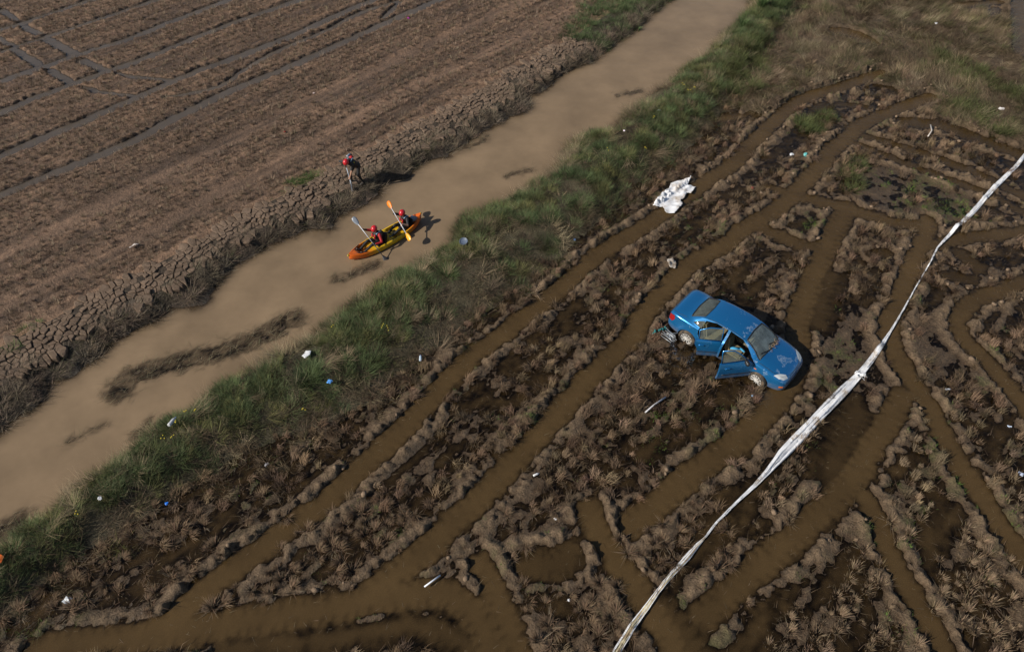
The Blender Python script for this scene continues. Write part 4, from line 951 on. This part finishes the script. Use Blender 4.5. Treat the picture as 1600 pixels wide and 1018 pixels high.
for k, (s_, x_) in enumerate(((1, .15), (1, -.75), (-1, .15), (-1, -.75))):   # dark moulded marks on the side
    bm = bmesh.new(); 
    for j in range(5): box(bm, (x_ + j * .055, .405 * s_, .10), (.03, .012, .05), None, 0)
    bm_obj('side_mark', bm, M_BLK, kay)
bag = bm = bmesh.new(); box(bm, (-1.36, 0, .30), (.30, .30, .14), Matrix.Rotation(.3, 3, 'Z').to_euler(), .05); ellipsoid(bm, (-1.30, .05, .38), (.12, .1, .06))
bo = bm_obj('gear_bag', bm, plain('grey dry bag', (.26, .29, .34), .6)); bo.matrix_world = KM; tag(bo, 'grey gear bag strapped on the stern of the kayak', 'bag')

def paddle(name, M, top, bot, mats, label, feather=0.3):
    top, bot = Vector(top), Vector(bot); d = (bot - top).normalized(); L = (bot - top).length; root = empty(name); root.matrix_world = M; tag(root, label, 'paddle')
    a, b = top + d * .38, bot - d * .38
    mid = a + (b - a) * mats[4]
    bm = bmesh.new(); tube(bm, [a - d * .06, mid], .0165, 8); sh = bm_obj('shaft', bm, mats[0], root); bm = bmesh.new(); tube(bm, [mid, b + d * .06], .0165, 8); bm_obj('shaft', bm, mats[1], root)
    for p, dd, mt in ((a, -d, mats[2]), (b, d, mats[3])):
        sd = dd.cross(Vector((math.cos(feather), .3, math.sin(feather)))).normalized(); nn = dd.cross(sd); bm = bmesh.new(); fr = []; bk = []
        for u_, w in ((0, .018), (.06, .05), (.16, .088), (.28, .098), (.36, .075), (.385, .03)):
            fr.append([bm.verts.new(p + dd * u_ + sd * w * k + nn * (.012 * k * k + .006)) for k in (-1, -.5, 0, .5, 1)]); bk.append([bm.verts.new(p + dd * u_ + sd * w * k + nn * (.012 * k * k - .006)) for k in (-1, -.5, 0, .5, 1)])
        for r0, r1 in zip(fr[:-1], fr[1:]):
            for k in range(4): bm.faces.new((r0[k], r0[k + 1], r1[k + 1], r1[k]))
        for r0, r1 in zip(bk[:-1], bk[1:]):
            for k in range(4): bm.faces.new((r0[k + 1], r0[k], r1[k], r1[k + 1]))
        for i in range(5):
            for k in (0, 4): bm.faces.new((fr[i][k], fr[i + 1][k], bk[i + 1][k], bk[i][k]))
        for i in (0, 5):
            for k in range(4): bm.faces.new((fr[i][k], fr[i][k + 1], bk[i][k + 1], bk[i][k]))
        bm_obj('blade', bm, mt, root)
    return root
def kayaker(hx, top, bot, fr, fl, sleeve, fore_l, label):
    root = empty('person'); root.matrix_world = KM; tag(root, label, 'person')
    top, bot = Vector(top), Vector(bot); hr = top.lerp(bot, fr); hl = top.lerp(bot, fl); sd = (top - bot).normalized()
    pel, che, nk, hd = Vector((hx, 0, .20)), Vector((hx + .07, .02, .55)), Vector((hx + .10, .03, .71)), Vector((hx + .15, .04, .86))
    b = [(pel, .135, Vector((hx + .03, .01, .36)), .125, 1), (Vector((hx + .03, .01, .36)), .125, che, .14, sleeve), (che + Vector((0, -.1, .06)), .09, che + Vector((0, .1, .06)), .09, sleeve), (che + Vector((0, 0, .05)), .1, nk, .06, 1)]
    look = Vector((.9, .25, -.45)); head_bones(b, nk, hd, look, (0, 0, 1))
    for s_, hnd in ((-1, hr), (1, hl)):
        sh = che + Vector((0, .185 * s_, .085)); td = (hnd - sh).normalized(); wr = hnd - td * .085; el = ik(sh, wr, .29, .25, (-.25, .7 * s_, -.6)); fm = fore_l if s_ > 0 else 1
        b += [(sh, .068, el, .048, sleeve), (el, .047, wr, .032, fm)]; hand(b, wr, hnd - wr, sd, 1 if (s_ < 0 or fore_l != 0) else 0)
        hp = pel + Vector((.02, .10 * s_, -.01)); ft = Vector((hx + .86, .13 * s_, .15)); kn = ik(hp, ft, .44, .46, (0, .25 * s_, 1))
        b += [(hp, .088, kn, .062, 1), (kn, .060, ft, .042, 1), (ft - Vector((.03, 0, .03)), .045, ft + Vector((.10, .02 * s_, .11)), .036, 4)]
    skin_obj('body', b, MS, root, .013)
    skin_obj('life_vest', [(Vector((hx + .03, .01, .34)), .150, che + Vector((0, 0, .02)), .160, 0), (che + Vector((.02, -.09, .07)), .085, che + Vector((.02, .09, .07)), .085, 0)], [M_VEST], root, .018)
    for s_ in (-1, 1):
        bm = bmesh.new(); box(bm, che + Vector((.165, .075 * s_, .0)), (.03, .085, .20), Matrix.Rotation(-.2, 3, 'Y').to_euler(), .012); bm_obj('vest_panel', bm, M_REDC, root)
    bm = bmesh.new(); tube(bm, [che + Vector((.12, .13, .14)), che + Vector((0, .13, .175)), che + Vector((-.12, .11, .14))], .016, 6); tube(bm, [che + Vector((.12, -.10, .14)), che + Vector((0, -.12, .175)), che + Vector((-.12, -.11, .14))], .016, 6); bm_obj('shoulder_strap', bm, M_BLUE, root)
    bm = bmesh.new(); box(bm, che + Vector((.19, .02, -.05)), (.03, .06, .06), None, .01); bm_obj('badge', bm, M_YEL, root)
    head_parts(root, hd, look, (0, 0, 1))
T1, B1 = (.90, -.66, 1.27), (.73, 1.03, -.10); T2, B2 = (-.79, -.75, 1.05), (-.36, 1.08, .43)
paddle('paddle', KM, T1, B1, (M_SHAFT, M_SHAFTD, M_BLG, M_SHAFTD, .62), 'paddle with grey blade and half black shaft held by the front kayaker', 1.2)
paddle('paddle', KM, T2, B2, (M_SHAFT, M_SHAFT, M_OR, M_ORY, .5), 'paddle with bright orange blades held by the rear kayaker', .6)
kayaker(.34, T1, B1, .26, .62, 2, 2, 'person with red sleeves and red helmet paddling in the front of the kayak')
kayaker(-1.02, T2, B2, .31, .62, 1, 0, 'person in black with red helmet sitting in the back of the kayak')

# person on the bank, stooping over a pole
f0 = P(559, 285, .05); f0.z = gz(f0.x, f0.y)
bt = P(553, 303, -.12); tp = P(537.5, 248, 1.12); pd = (bt - tp).normalized(); print('pole', (bt - tp).length, f0, bt, tp)
root = empty('person', f0); tag(root, 'person in black with red helmet stooping on the cracked bank with a pole', 'person')
L = lambda v: Vector(v) - f0
h1, h2 = L(tp + (bt - tp) * .17), L(tp + (bt - tp) * .56)
fc = (h2 - Vector((0, 0, h2.z))); fc.z = 0; fc = Vector((-.50, -.86, 0)).normalized(); sd = Vector((-fc.y, fc.x, 0))
hip = -fc * .12 + Vector((0, 0, .84)); che = hip + fc * .30 + Vector((0, 0, .32)); nk = hip + fc * .42 + Vector((0, 0, .40)); hd = hip + fc * .54 + Vector((0, 0, .42))
b = [(hip + sd * .06, .125, hip - sd * .06, .125, 1), (hip, .13, che, .145, 1), (che + sd * .1, .09, che - sd * .1, .09, 1), (che, .1, nk, .06, 1)]
lk = (fc + Vector((0, 0, -.9))).normalized(); upv = (fc * .9 + Vector((0, 0, 1))).normalized(); head_bones(b, nk, hd, lk, upv)
for s_, hnd in ((-1, h1), (1, h2)):
    sh = che + sd * .18 * s_ + fc * .06 - Vector((0, 0, .03)); td = (hnd - sh).normalized(); wr = hnd - td * .085; el = ik(sh, wr, .31, .27, sd * s_ * .7 + Vector((0, 0, -.4)))
    b += [(sh, .066, el, .047, 1), (el, .046, wr, .032, 0)]; hand(b, wr, hnd - wr, pd, 0)
    hp = hip + sd * .10 * s_; ft = fc * (.14 if s_ < 0 else -.14) + sd * .17 * s_ + Vector((0, 0, .08)); ft.z = gz(f0.x + ft.x, f0.y + ft.y) - f0.z + .09; kn = ik(hp, ft, .43, .43, fc)
    b += [(hp, .09, kn, .063, 1), (kn, .06, ft, .043, 1), (ft - fc * .03 - Vector((0, 0, .05)), .042, ft + fc * .15 - Vector((0, 0, .055)), .035, 4)]
skin_obj('body', b, MS, root, .013)
skin_obj('life_vest', [(hip + fc * .12 + Vector((0, 0, .10)), .155, che, .168, 0), (che + sd * .1 + fc * .04, .09, che - sd * .1 + fc * .04, .09, 0)], [M_VEST], root, .018)
bk = Vector((0, 0, 1)) * .15 - fc * .06
bm = bmesh.new()
for s_ in (-1, 1): tube(bm, [che + sd * .10 * s_ + fc * .13 + bk * .6, che + sd * .09 * s_ + bk * 1.15, hip + fc * .2 + sd * .05 * s_ + bk * 1.25 + Vector((0, 0, .08))], .016, 6)
bm_obj('shoulder_strap', bm, M_BLUE, root)
bm = bmesh.new(); box(bm, che - fc * .03 + bk * 1.12, (.17, .17, .05), Matrix.Rotation(math.atan2(fc.y, fc.x), 3, 'Z').to_euler(), .02); bm_obj('back_panel', bm, M_REDC, root)
bm = bmesh.new(); ellipsoid(bm, hip + fc * .05 - sd * .17 + Vector((0, 0, .08)), (.06, .05, .07)); bm_obj('pouch', bm, M_LIME, root)
bm = bmesh.new(); box(bm, che + sd * .17 + Vector((0, 0, .02)), (.07, .05, .05), None, .01); bm_obj('badge', bm, M_YEL, root)
head_parts(root, hd, lk, upv)
paddle('paddle', Matrix(), tp, bt, (plain('pale blue pole', (.55, .64, .76), .4), plain('pale pole end', (.5, .56, .64), .4), M_SHAFTD, M_BLG, .62), 'pale pole with dark blade held by the person stooping on the bank', .9)

# ------------------------------------------------------------------ plastic and litter
M_PLAS = N('torn white plastic'); tc = M_PLAS.n('NewGeometry').outputs['Position']; nz = M_PLAS.noise(2.2, 7, tc, .7); st = M_PLAS.ramp(nz.outputs[0], [(.54, 0.0), (.66, .85)])
M_PLAS.l(M_PLAS.mixc(st.outputs[0], (.74, .76, .80), (.33, .25, .17)), M_PLAS.p.inputs['Base Color']); M_PLAS.p.inputs['Roughness'].default_value = .38
n2 = M_PLAS.noise(14, 4, tc); bp = M_PLAS.n('Bump', i_Strength=.5, i_Distance=.04); M_PLAS.l(n2.outputs[0], bp.inputs['Height']); M_PLAS.l(bp.outputs[0], M_PLAS.p.inputs['Normal']); M_PLAS = M_PLAS.m
M_PLASY = muddy('yellowed plastic', (.62, .56, .38), (.24, .17, .10), .5, .4, 5)
def strip(name, path, nacross, label, mats, seed=0, fold=.35, lift=.10):
    """long sheet pulled into a rope of folds: path of (px, py, width m)"""
    ws = [(P(a, b, lift), w * .72) for a, b, w in path]; pts = []; wd = []
    for (p, w), (q, v) in zip(ws[:-1], ws[1:]):
        n = max(2, int((q - p).length / .12))
        for k in range(n): pts.append(p.lerp(q, k / n)); wd.append(w + (v - w) * k / n)
    pts.append(ws[-1][0]); wd.append(ws[-1][1]); g = np.random.default_rng(seed); V = []; Fc = []; nP = len(pts); ph = g.uniform(0, 6, nacross)
    for i, p in enumerate(pts):
        d = (pts[min(i + 1, nP - 1)] - pts[max(i - 1, 0)]).normalized(); s_ = Vector((-d.y, d.x, 0)).normalized(); s = i * .12
        z0 = max(gz(p.x, p.y), .0) + .06
        for k in range(nacross):
            c = k / (nacross - 1) - .5; amp = wd[i] * fold
            sx_ = c * wd[i] + .10 * wd[i] * math.sin(s * 1.3 + ph[k]) ; zz_ = amp * (.5 + .5 * math.sin(k * 2.4 + .55 * s + 1.2 * math.sin(s * .7 + ph[k] * .2))) * (1 - 1.2 * abs(c))
            q = p + s_ * sx_; V.append((q.x, q.y, max(z0, lift * .6) + zz_ + .012 * g.normal()))
    for i in range(nP - 1):
        for k in range(nacross - 1): a = i * nacross + k; Fc.append((a, a + 1, a + 1 + nacross, a + nacross))
    o = mesh_np(name, np.array(V), np.array(Fc), mats, quads=True); md = o.modifiers.new('s', 'SOLIDIFY'); md.thickness = .006; bake(o); o.data.name = name
    return tag(o, label, 'plastic')
stp = [(1612, 228, .18), (1590, 256, .22), (1555, 292, .26), (1520, 330, .26), (1490, 360, .18), (1466, 385, .08), (1452, 412, .06), (1430, 450, .05), (1408, 490, .06), (1393, 515, .10), (1380, 535, .20), (1360, 562, .26), (1342, 585, .30), (1322, 606, .40), (1290, 640, .43), (1255, 675, .42), (1222, 708, .38), (1200, 735, .22), (1180, 757, .14), (1155, 780, .09), (1120, 815, .08), (1102, 838, .07), (1090, 850, .14), (1075, 868, .20), (1050, 895, .17), (1028, 922, .15), (1010, 948, .20), (990, 975, .22), (970, 1008, .24), (945, 1050, .24)]
o = strip('plastic_strip', stp, 11, 'long white plastic strip stretched diagonally across the muddy field', [M_PLAS, M_PLASY], 4, .38)
C_ = np.zeros(len(o.data.polygons) * 3); o.data.polygons.foreach_get('center', C_); C_ = C_.reshape(-1, 3); lowy = P(1105, 838).y
o.data.polygons.foreach_set('material_index', ((C_[:, 1] < lowy) & np.isin(np.arange(len(C_)) % 10, (2, 3, 4, 6, 7))).astype(np.int32))
kp = P(1342, 586, .15); bm = bmesh.new(); g = random.Random(8)
for k in range(16):
    a = kp + Vector((g.gauss(0, .06), g.gauss(0, .06), g.uniform(0, .06))); tube(bm, [a, a + Vector((g.gauss(0, .06), g.gauss(0, .06), g.uniform(-.05, .08))), a + Vector((g.gauss(.05, .09), g.gauss(-.03, .08), g.uniform(-.08, .0)))], [.025, .02, .008], 5)
bm_obj('knot', bm, M_PLAS, o)
def sheet(name, outline, zlift, amp, label, mat, seed, cat='plastic', res=.055, freq=2.6):
    """crumpled sheet lying on the ground inside a traced outline"""
    w = [P(a, b, zlift) for a, b in outline]; x0, x1 = min(p.x for p in w), max(p.x for p in w); y0, y1 = min(p.y for p in w), max(p.y for p in w)
    gx, gy = np.meshgrid(np.arange(x0, x1 + res, res), np.arange(y0, y1 + res, res)); m = np.zeros(gx.shape, bool)
    for p, q in zip(w, w[1:] + w[:1]): m ^= ((p.y > gy) != (q.y > gy)) & (gx < (q.x - p.x) * (gy - p.y) / (q.y - p.y + 1e-12) + p.x)
    gx_, gy_ = gx * ca + gy * sa, (-gx * sa + gy * ca) * 2.6
    n1 = vn(gx_ * freq, gy_ * freq, seed); n2 = vn(gx * freq * 2.3 + 9, gy * freq * 2.3, seed + 3); zz_ = np.maximum(samp(Z, gx, gy), 0) + .03 + amp * (1 - np.abs(2 * n1 - 1)) * .8 + amp * .5 * (1 - np.abs(2 * n2 - 1))
    cell = m[:-1, :-1] & m[1:, :-1] & m[:-1, 1:] & m[1:, 1:]; I = np.arange(gx.size).reshape(gx.shape)
    q = np.stack([I[:-1, :-1], I[:-1, 1:], I[1:, 1:], I[1:, :-1]], -1)[cell]; u, inv = np.unique(q, return_inverse=True)
    V = np.stack([gx.ravel()[u], gy.ravel()[u], zz_.ravel()[u]], -1); c = V.mean(0); c[2] = V[:, 2].min()
    o = mesh_np(name, V - c, inv.reshape(-1, 4), mat, quads=True, smooth=False); o.location = c; md = o.modifiers.new('s', 'SOLIDIFY'); md.thickness = .008; bake(o); o.data.name = name; return tag(o, label, cat)
sheet('plastic_sheet', [(1018, 322), (1032, 306), (1045, 292), (1048, 284), (1062, 280), (1080, 279), (1075, 287), (1088, 290), (1080, 303), (1074, 300), (1070, 308), (1064, 312), (1068, 318), (1055, 331), (1040, 331), (1036, 322)], .12, .09, 'crumpled white plastic sheet lying across the rut by the levee', muddy('muddy white sheet', (.76, .77, .80), (.30, .22, .14), .42, .4, 2.2), 5, res=.03, freq=1.5)
sheet('plastic_rag', [(1040, 408), (1050, 404), (1058, 412), (1056, 420), (1045, 418)], .05, .07, 'small muddy crumpled plastic rag on the ridge between two ruts', muddy('muddy film', (.5, .46, .42), (.2, .15, .1), .5, .5, 8), 9, res=.03)
sheet('plastic_rag', [(471, 558), (478, 550), (488, 550), (486, 558), (477, 563)], .4, .08, 'crumpled silvery plastic caught in the levee grass', M_PLAS, 12, res=.03)
sheet('cloth_rag', [(201, 388), (208, 382), (214, 380), (220, 383), (212, 386), (204, 390)], .1, .08, 'pale torn rag on the stubble of the far field', muddy('pale rag', (.62, .56, .52), (.22, .16, .11), .4, .8, 6), 15, 'rag', res=.035)
# tangled folding frame behind the car
fp = P(1041, 519, .2); fr_ = empty('folding_frame', (fp.x, fp.y, gz(fp.x, fp.y))); tag(fr_, 'tangled grey metal folding frame with teal rags behind the car', 'metal frame')
M_STEEL = plain('grey steel tube', (.42, .44, .46), .4, .5); M_TEAL = plain('teal cloth', (.01, .17, .18), .7); bm = bmesh.new(); g = random.Random(5)
ax = fwd; ay = left
for k in range(7):
    a = -ax * .12 + ay * (-.2 + .07 * k) + Vector((0, 0, .12 + .04 * (k % 3))); b_ = ax * (.38 + .08 * (k % 2)) + ay * (-.34 + .05 * k) + Vector((0, 0, .18 + .05 * ((k + 1) % 3))); tube(bm, [a, b_], .012, 6)
for k in range(4): tube(bm, [-ax * .1 + ay * (.22 - .12 * k) + Vector((0, 0, .1)), ax * .35 + ay * (-.3 + .14 * k) + Vector((0, 0, .28))], .012, 6)
bm_obj('tube_frame', bm, M_STEEL, fr_)
for k in range(4):
    bm = bmesh.new(); c = -ax * (.14 + .05 * k) + ay * (.18 - .13 * k) + Vector((0, 0, .16)); tube(bm, [c + Vector((g.gauss(0, .05), g.gauss(0, .05), .1)), c, c + Vector((g.gauss(0, .09), g.gauss(0, .09), -.08))], [.02, .05, .015], 7); bm_obj('rag', bm, M_TEAL, fr_)
# bottles, bags, sticks
def crumple(name, px, py, r_, col, label, cat, z=.06, seed=0, flat_=.55, mud=.25):
    p = P(px, py, z); g = random.Random(seed); bm = bmesh.new(); bmesh.ops.create_icosphere(bm, subdivisions=2, radius=1)
    for v in bm.verts:
        r_ = r_ if v.index else r_ * .8
        k = .55 + .7 * g.random(); v.co = Vector((v.co.x * r_ * k * (1.2 if seed % 2 else .9), v.co.y * r_ * k, v.co.z * r_ * flat_ * k))
    o = bm_obj(name, bm, muddy(name + ' film', col, (.2, .15, .1), mud, .45, 14), None, smooth=False); o.location = (p.x, p.y, max(gz(p.x, p.y), z - .3) + r_ * flat_ * .6 + (.16 if z >= .2 and py > 200 else 0)); return tag(o, label, cat)
def bottle(px, py, L_, col, ang, label, z=.06, cap=(.1, .2, .6)):
    p = P(px, py, z); rt = empty('bottle', (p.x, p.y, max(gz(p.x, p.y), z - .2) + .05 + (.16 if z >= .2 else 0))); rt.rotation_euler = (0, R(8), ang); tag(rt, label, 'bottle'); r_ = L_ * .17
    bm = bmesh.new(); lathe(bm, [(0, -L_ / 2), (r_ * .85, -L_ / 2), (r_, -L_ * .45), (r_ * .93, -L_ * .1), (r_, 0), (r_, L_ * .18), (r_ * .75, L_ * .32), (r_ * .36, L_ * .42), (r_ * .36, L_ * .46)], (1, 0, 0), (0, 0, 0), 14); bm_obj('body', bm, muddy('bottle plastic', col, (.25, .2, .15), .3, .25, 16), rt)
    bm = bmesh.new(); lathe(bm, [(r_ * .4, L_ * .45), (r_ * .42, L_ * .5), (0, L_ * .505)], (1, 0, 0), (0, 0, 0), 12); bm_obj('cap', bm, plain('bottle cap', cap, .4), rt)
def stick(name, pts, r_, col, label, cat, z=.1):
    w = [P(a, b, z) for a, b in pts]; c = w[0].copy(); bm = bmesh.new(); tube(bm, [q - c for q in w], r_, 7); o = bm_obj(name, bm, muddy(name + ' surface', col, (.2, .15, .1), .3, .6, 10)); o.location = c; return tag(o, label, cat)
W_ = (.6, .61, .64)
crumple('plastic_bag', 1237, 240, .10, W_, 'white plastic bag beside the teal bag at the rut edge', 'bag', seed=1, mud=.2)
crumple('plastic_bag', 1258, 243, .14, (.12, .42, .42), 'teal plastic bag at the edge of the upper rut', 'bag', seed=2, flat_=.8, mud=.15)
crumple('plastic_bag', 1566, 168, .14, (.72, .68, .66), 'white bag lying in the grass at the right edge of the reeds', 'bag', z=.2, seed=3, mud=.2)
crumple('plastic_bag', 1463, 35, .11, W_, 'lone white bag in the dry brown reeds', 'bag', z=.2, seed=4, mud=.1)
crumple('plastic_bag', 1585, 3, .14, (.5, .6, .7), 'pale blue bag at the top right corner', 'bag', z=.1, seed=5, mud=.2)
crumple('plastic_bag', 638, 28, .10, (.55, .03, .5), 'magenta bag beside a rut in the far field', 'bag', z=.05, seed=6, mud=.05)
crumple('plastic_scrap', 445, 206, .05, (.6, .03, .04), 'small red scrap in the far stubble', 'scrap', seed=7, mud=.05)
crumple('plastic_scrap', 490, 145, .06, (.7, .55, .5), 'pale pink scrap on a dry track of the far field', 'scrap', seed=17, mud=.2)
crumple('ball', 1175, 294, .09, (.22, .02, .02), 'dark red ball in the weeds beside the upper rut', 'ball', seed=8, flat_=.9, mud=.3)
crumple('plastic_scrap', 518, 606, .10, (.1, .32, .72), 'bright blue scrap among the levee grass', 'scrap', z=.2, seed=9, mud=.05)
crumple('plastic_scrap', 898, 373, .08, (.12, .2, .36), 'dark blue scrap in the stubble beside the upper rut', 'scrap', seed=10, mud=.2)
crumple('plastic_scrap', 258, 783, .06, (.02, .2, .8), 'vivid blue scrap at the lower end of the levee', 'scrap', z=.25, seed=11, mud=0.02)
crumple('plastic_scrap', 163, 786, .08, W_, 'small white scrap on the levee near the canal water', 'scrap', z=.35, seed=12, mud=.1)
crumple('plastic_scrap', 868, 809, .05, W_, 'white scrap in the dark stubble above the lower pool', 'scrap', seed=13, mud=.02)
crumple('plastic_scrap', 889, 935, .06, W_, 'white scrap on the mud mound below the pool', 'scrap', seed=14, mud=.1)
crumple('plastic_scrap', 1102, 1004, .07, W_, 'white scrap at the bottom edge between two ruts', 'scrap', seed=15, mud=.05)
crumple('plastic_scrap', 1492, 521, .05, (.2, .35, .75), 'small blue scrap in mud near the right edge', 'scrap', seed=16, mud=.02)
crumple('plastic_scrap', 1176, 617, .05, (.3, .55, .85), 'light blue scrap floating in front of the car wheel', 'scrap', seed=18, mud=.02)
crumple('plastic_scrap', 1029, 178, .11, W_, 'white scrap among weeds on the far levee top', 'scrap', z=.3, seed=19, mud=.1)
crumple('plastic_scrap', 974, 214, .06, (.7, .62, .7), 'pale scrap low on the levee beside the canal', 'scrap', z=.3, seed=20, mud=.1)
crumple('plastic_bag', 1579, 664, .10, (.45, .52, .66), 'grey blue bag in the stubble at the right edge', 'bag', seed=21, mud=.2)
crumple('plastic_bag', 1597, 738, .10, (.5, .58, .75), 'pale blue bag cut off by the right edge', 'bag', seed=22, mud=.1)
crumple('cloth', 4, 880, .20, (.55, .11, .01), 'orange cloth at the left edge of the levee', 'cloth', z=.3, seed=23, flat_=.3, mud=.2)
crumple('stone', 416, 724, .10, (.25, .24, .25), 'grey stone standing in shallow water below the levee', 'stone', seed=24, flat_=.8, mud=.3)
crumple('plastic_bag', 104, 936, .12, (.6, .64, .68), 'pale plastic bag in the dark weeds at lower left', 'bag', seed=25, mud=.3)
bottle(275, 667, .34, (.5, .52, .55), R(75), 'grey plastic bottle with yellow flowers beside it on the levee', .35)
bottle(657, 559, .26, (.5, .6, .7), R(95), 'blue white bottle standing in olive grass on the levee', .2)
bottle(838, 740, .20, (.78, .78, .78), R(30), 'white bottle in the stubble between the middle ruts', .06, (.8, .8, .8))
bottle(1483, 606, .20, (.7, .74, .8), R(10), 'white bottle on the mud right of the plastic strip', .08)
bottle(545, 243, .30, (.28, .34, .42), R(70), 'grey blue bottle on the field behind the stooping person', .06)
stick('pipe', [(1008, 644), (1022, 632), (1040, 620)], .025, (.55, .55, .58), 'pale broken pipe lying between stubble rows left of the car', 'pipe', .08)
stick('tube_light', [(663, 916), (688, 898)], .022, (.7, .74, .82), 'thin white rod on the mud spit at the bottom', 'rod', .12)
stick('straw_pole', [(289, 657), (300, 662)], .018, (.08, .16, .5), 'thin blue rod in the levee grass', 'rod', .4)
stick('branch', [(1450, 213), (1456, 204), (1454, 195)], .03, (.55, .5, .45), 'bleached branch standing in the upper flooded rows', 'branch', .15)
# round blue dish on the levee
dp = P(725, 385, .38); bm = bmesh.new(); lathe(bm, [(0, 0), (.10, 0), (.15, .04), (.16, .045), (.11, .012), (0, .012)], (0, 0, 1), (0, 0, 0), 22); o = bm_obj('dish', bm, plain('slate blue dish', (.10, .13, .19), .45)); o.location = (dp.x, dp.y, gz(dp.x, dp.y) + .34); o.rotation_euler = (R(18), R(-8), 0); tag(o, 'slate blue round dish lying in the levee grass', 'dish')
# yellow flowers
fl = bmesh.new(); g = random.Random(12)
for px_, py_ in [(293, 648), (309, 646), (282, 666), (276, 692), (261, 692), (520, 510), (600, 518), (607, 520), (1065, 140), (1075, 150), (1022, 190), (1085, 145), (1010, 235), (950, 240), (128, 808), (475, 640)]:
    for k in range(3):
        p = P(px_ + g.uniform(-3, 3), py_ + g.uniform(-3, 3), .45); z_ = gz(p.x, p.y) + .30; ellipsoid(fl, (p.x, p.y, z_), (.02, .02, .012), 6, 4); tube(fl, [(p.x, p.y, z_ - .3), (p.x, p.y, z_)], .004, 3, 1)
tag(bm_obj('yellow_flowers', fl, [M_YEL, plain('flower stalk', (.07, .11, .04), .7)]), 'tiny yellow flowers dotted over the levee grass', 'flowers', kind='stuff')
# spiky green plants by the water
def spiky(px, py, n, L_, label, z=.2):
    p = P(px, py, z); rt = empty('reed_plant', (p.x, p.y, gz(p.x, p.y))); tag(rt, label, 'plant'); B = Blades(); g_ = rng
    a = g_.uniform(0, 6.28, n); r_ = g_.uniform(0, .25, n)
    B.add(np.stack([np.cos(a) * r_, np.sin(a) * r_, 0 * a], 1), a, g_.uniform(.05, .7, n), g_.uniform(.5, 1, n) * L_, g_.uniform(.025, .04, n), g_.uniform(.1, .7, n), cvar((.07, .115, .04), n, .3), 2); B.build('leaves', parent=rt)
spiky(1188, 18, 90, .95, 'tall spiky green reed plant at the top of the levee'); spiky(1160, 45, 60, .7, 'shorter spiky green plant at the water below the tall one'); spiky(998, 40, 24, .4, 'small pale green plant at the far water edge', 0.0)
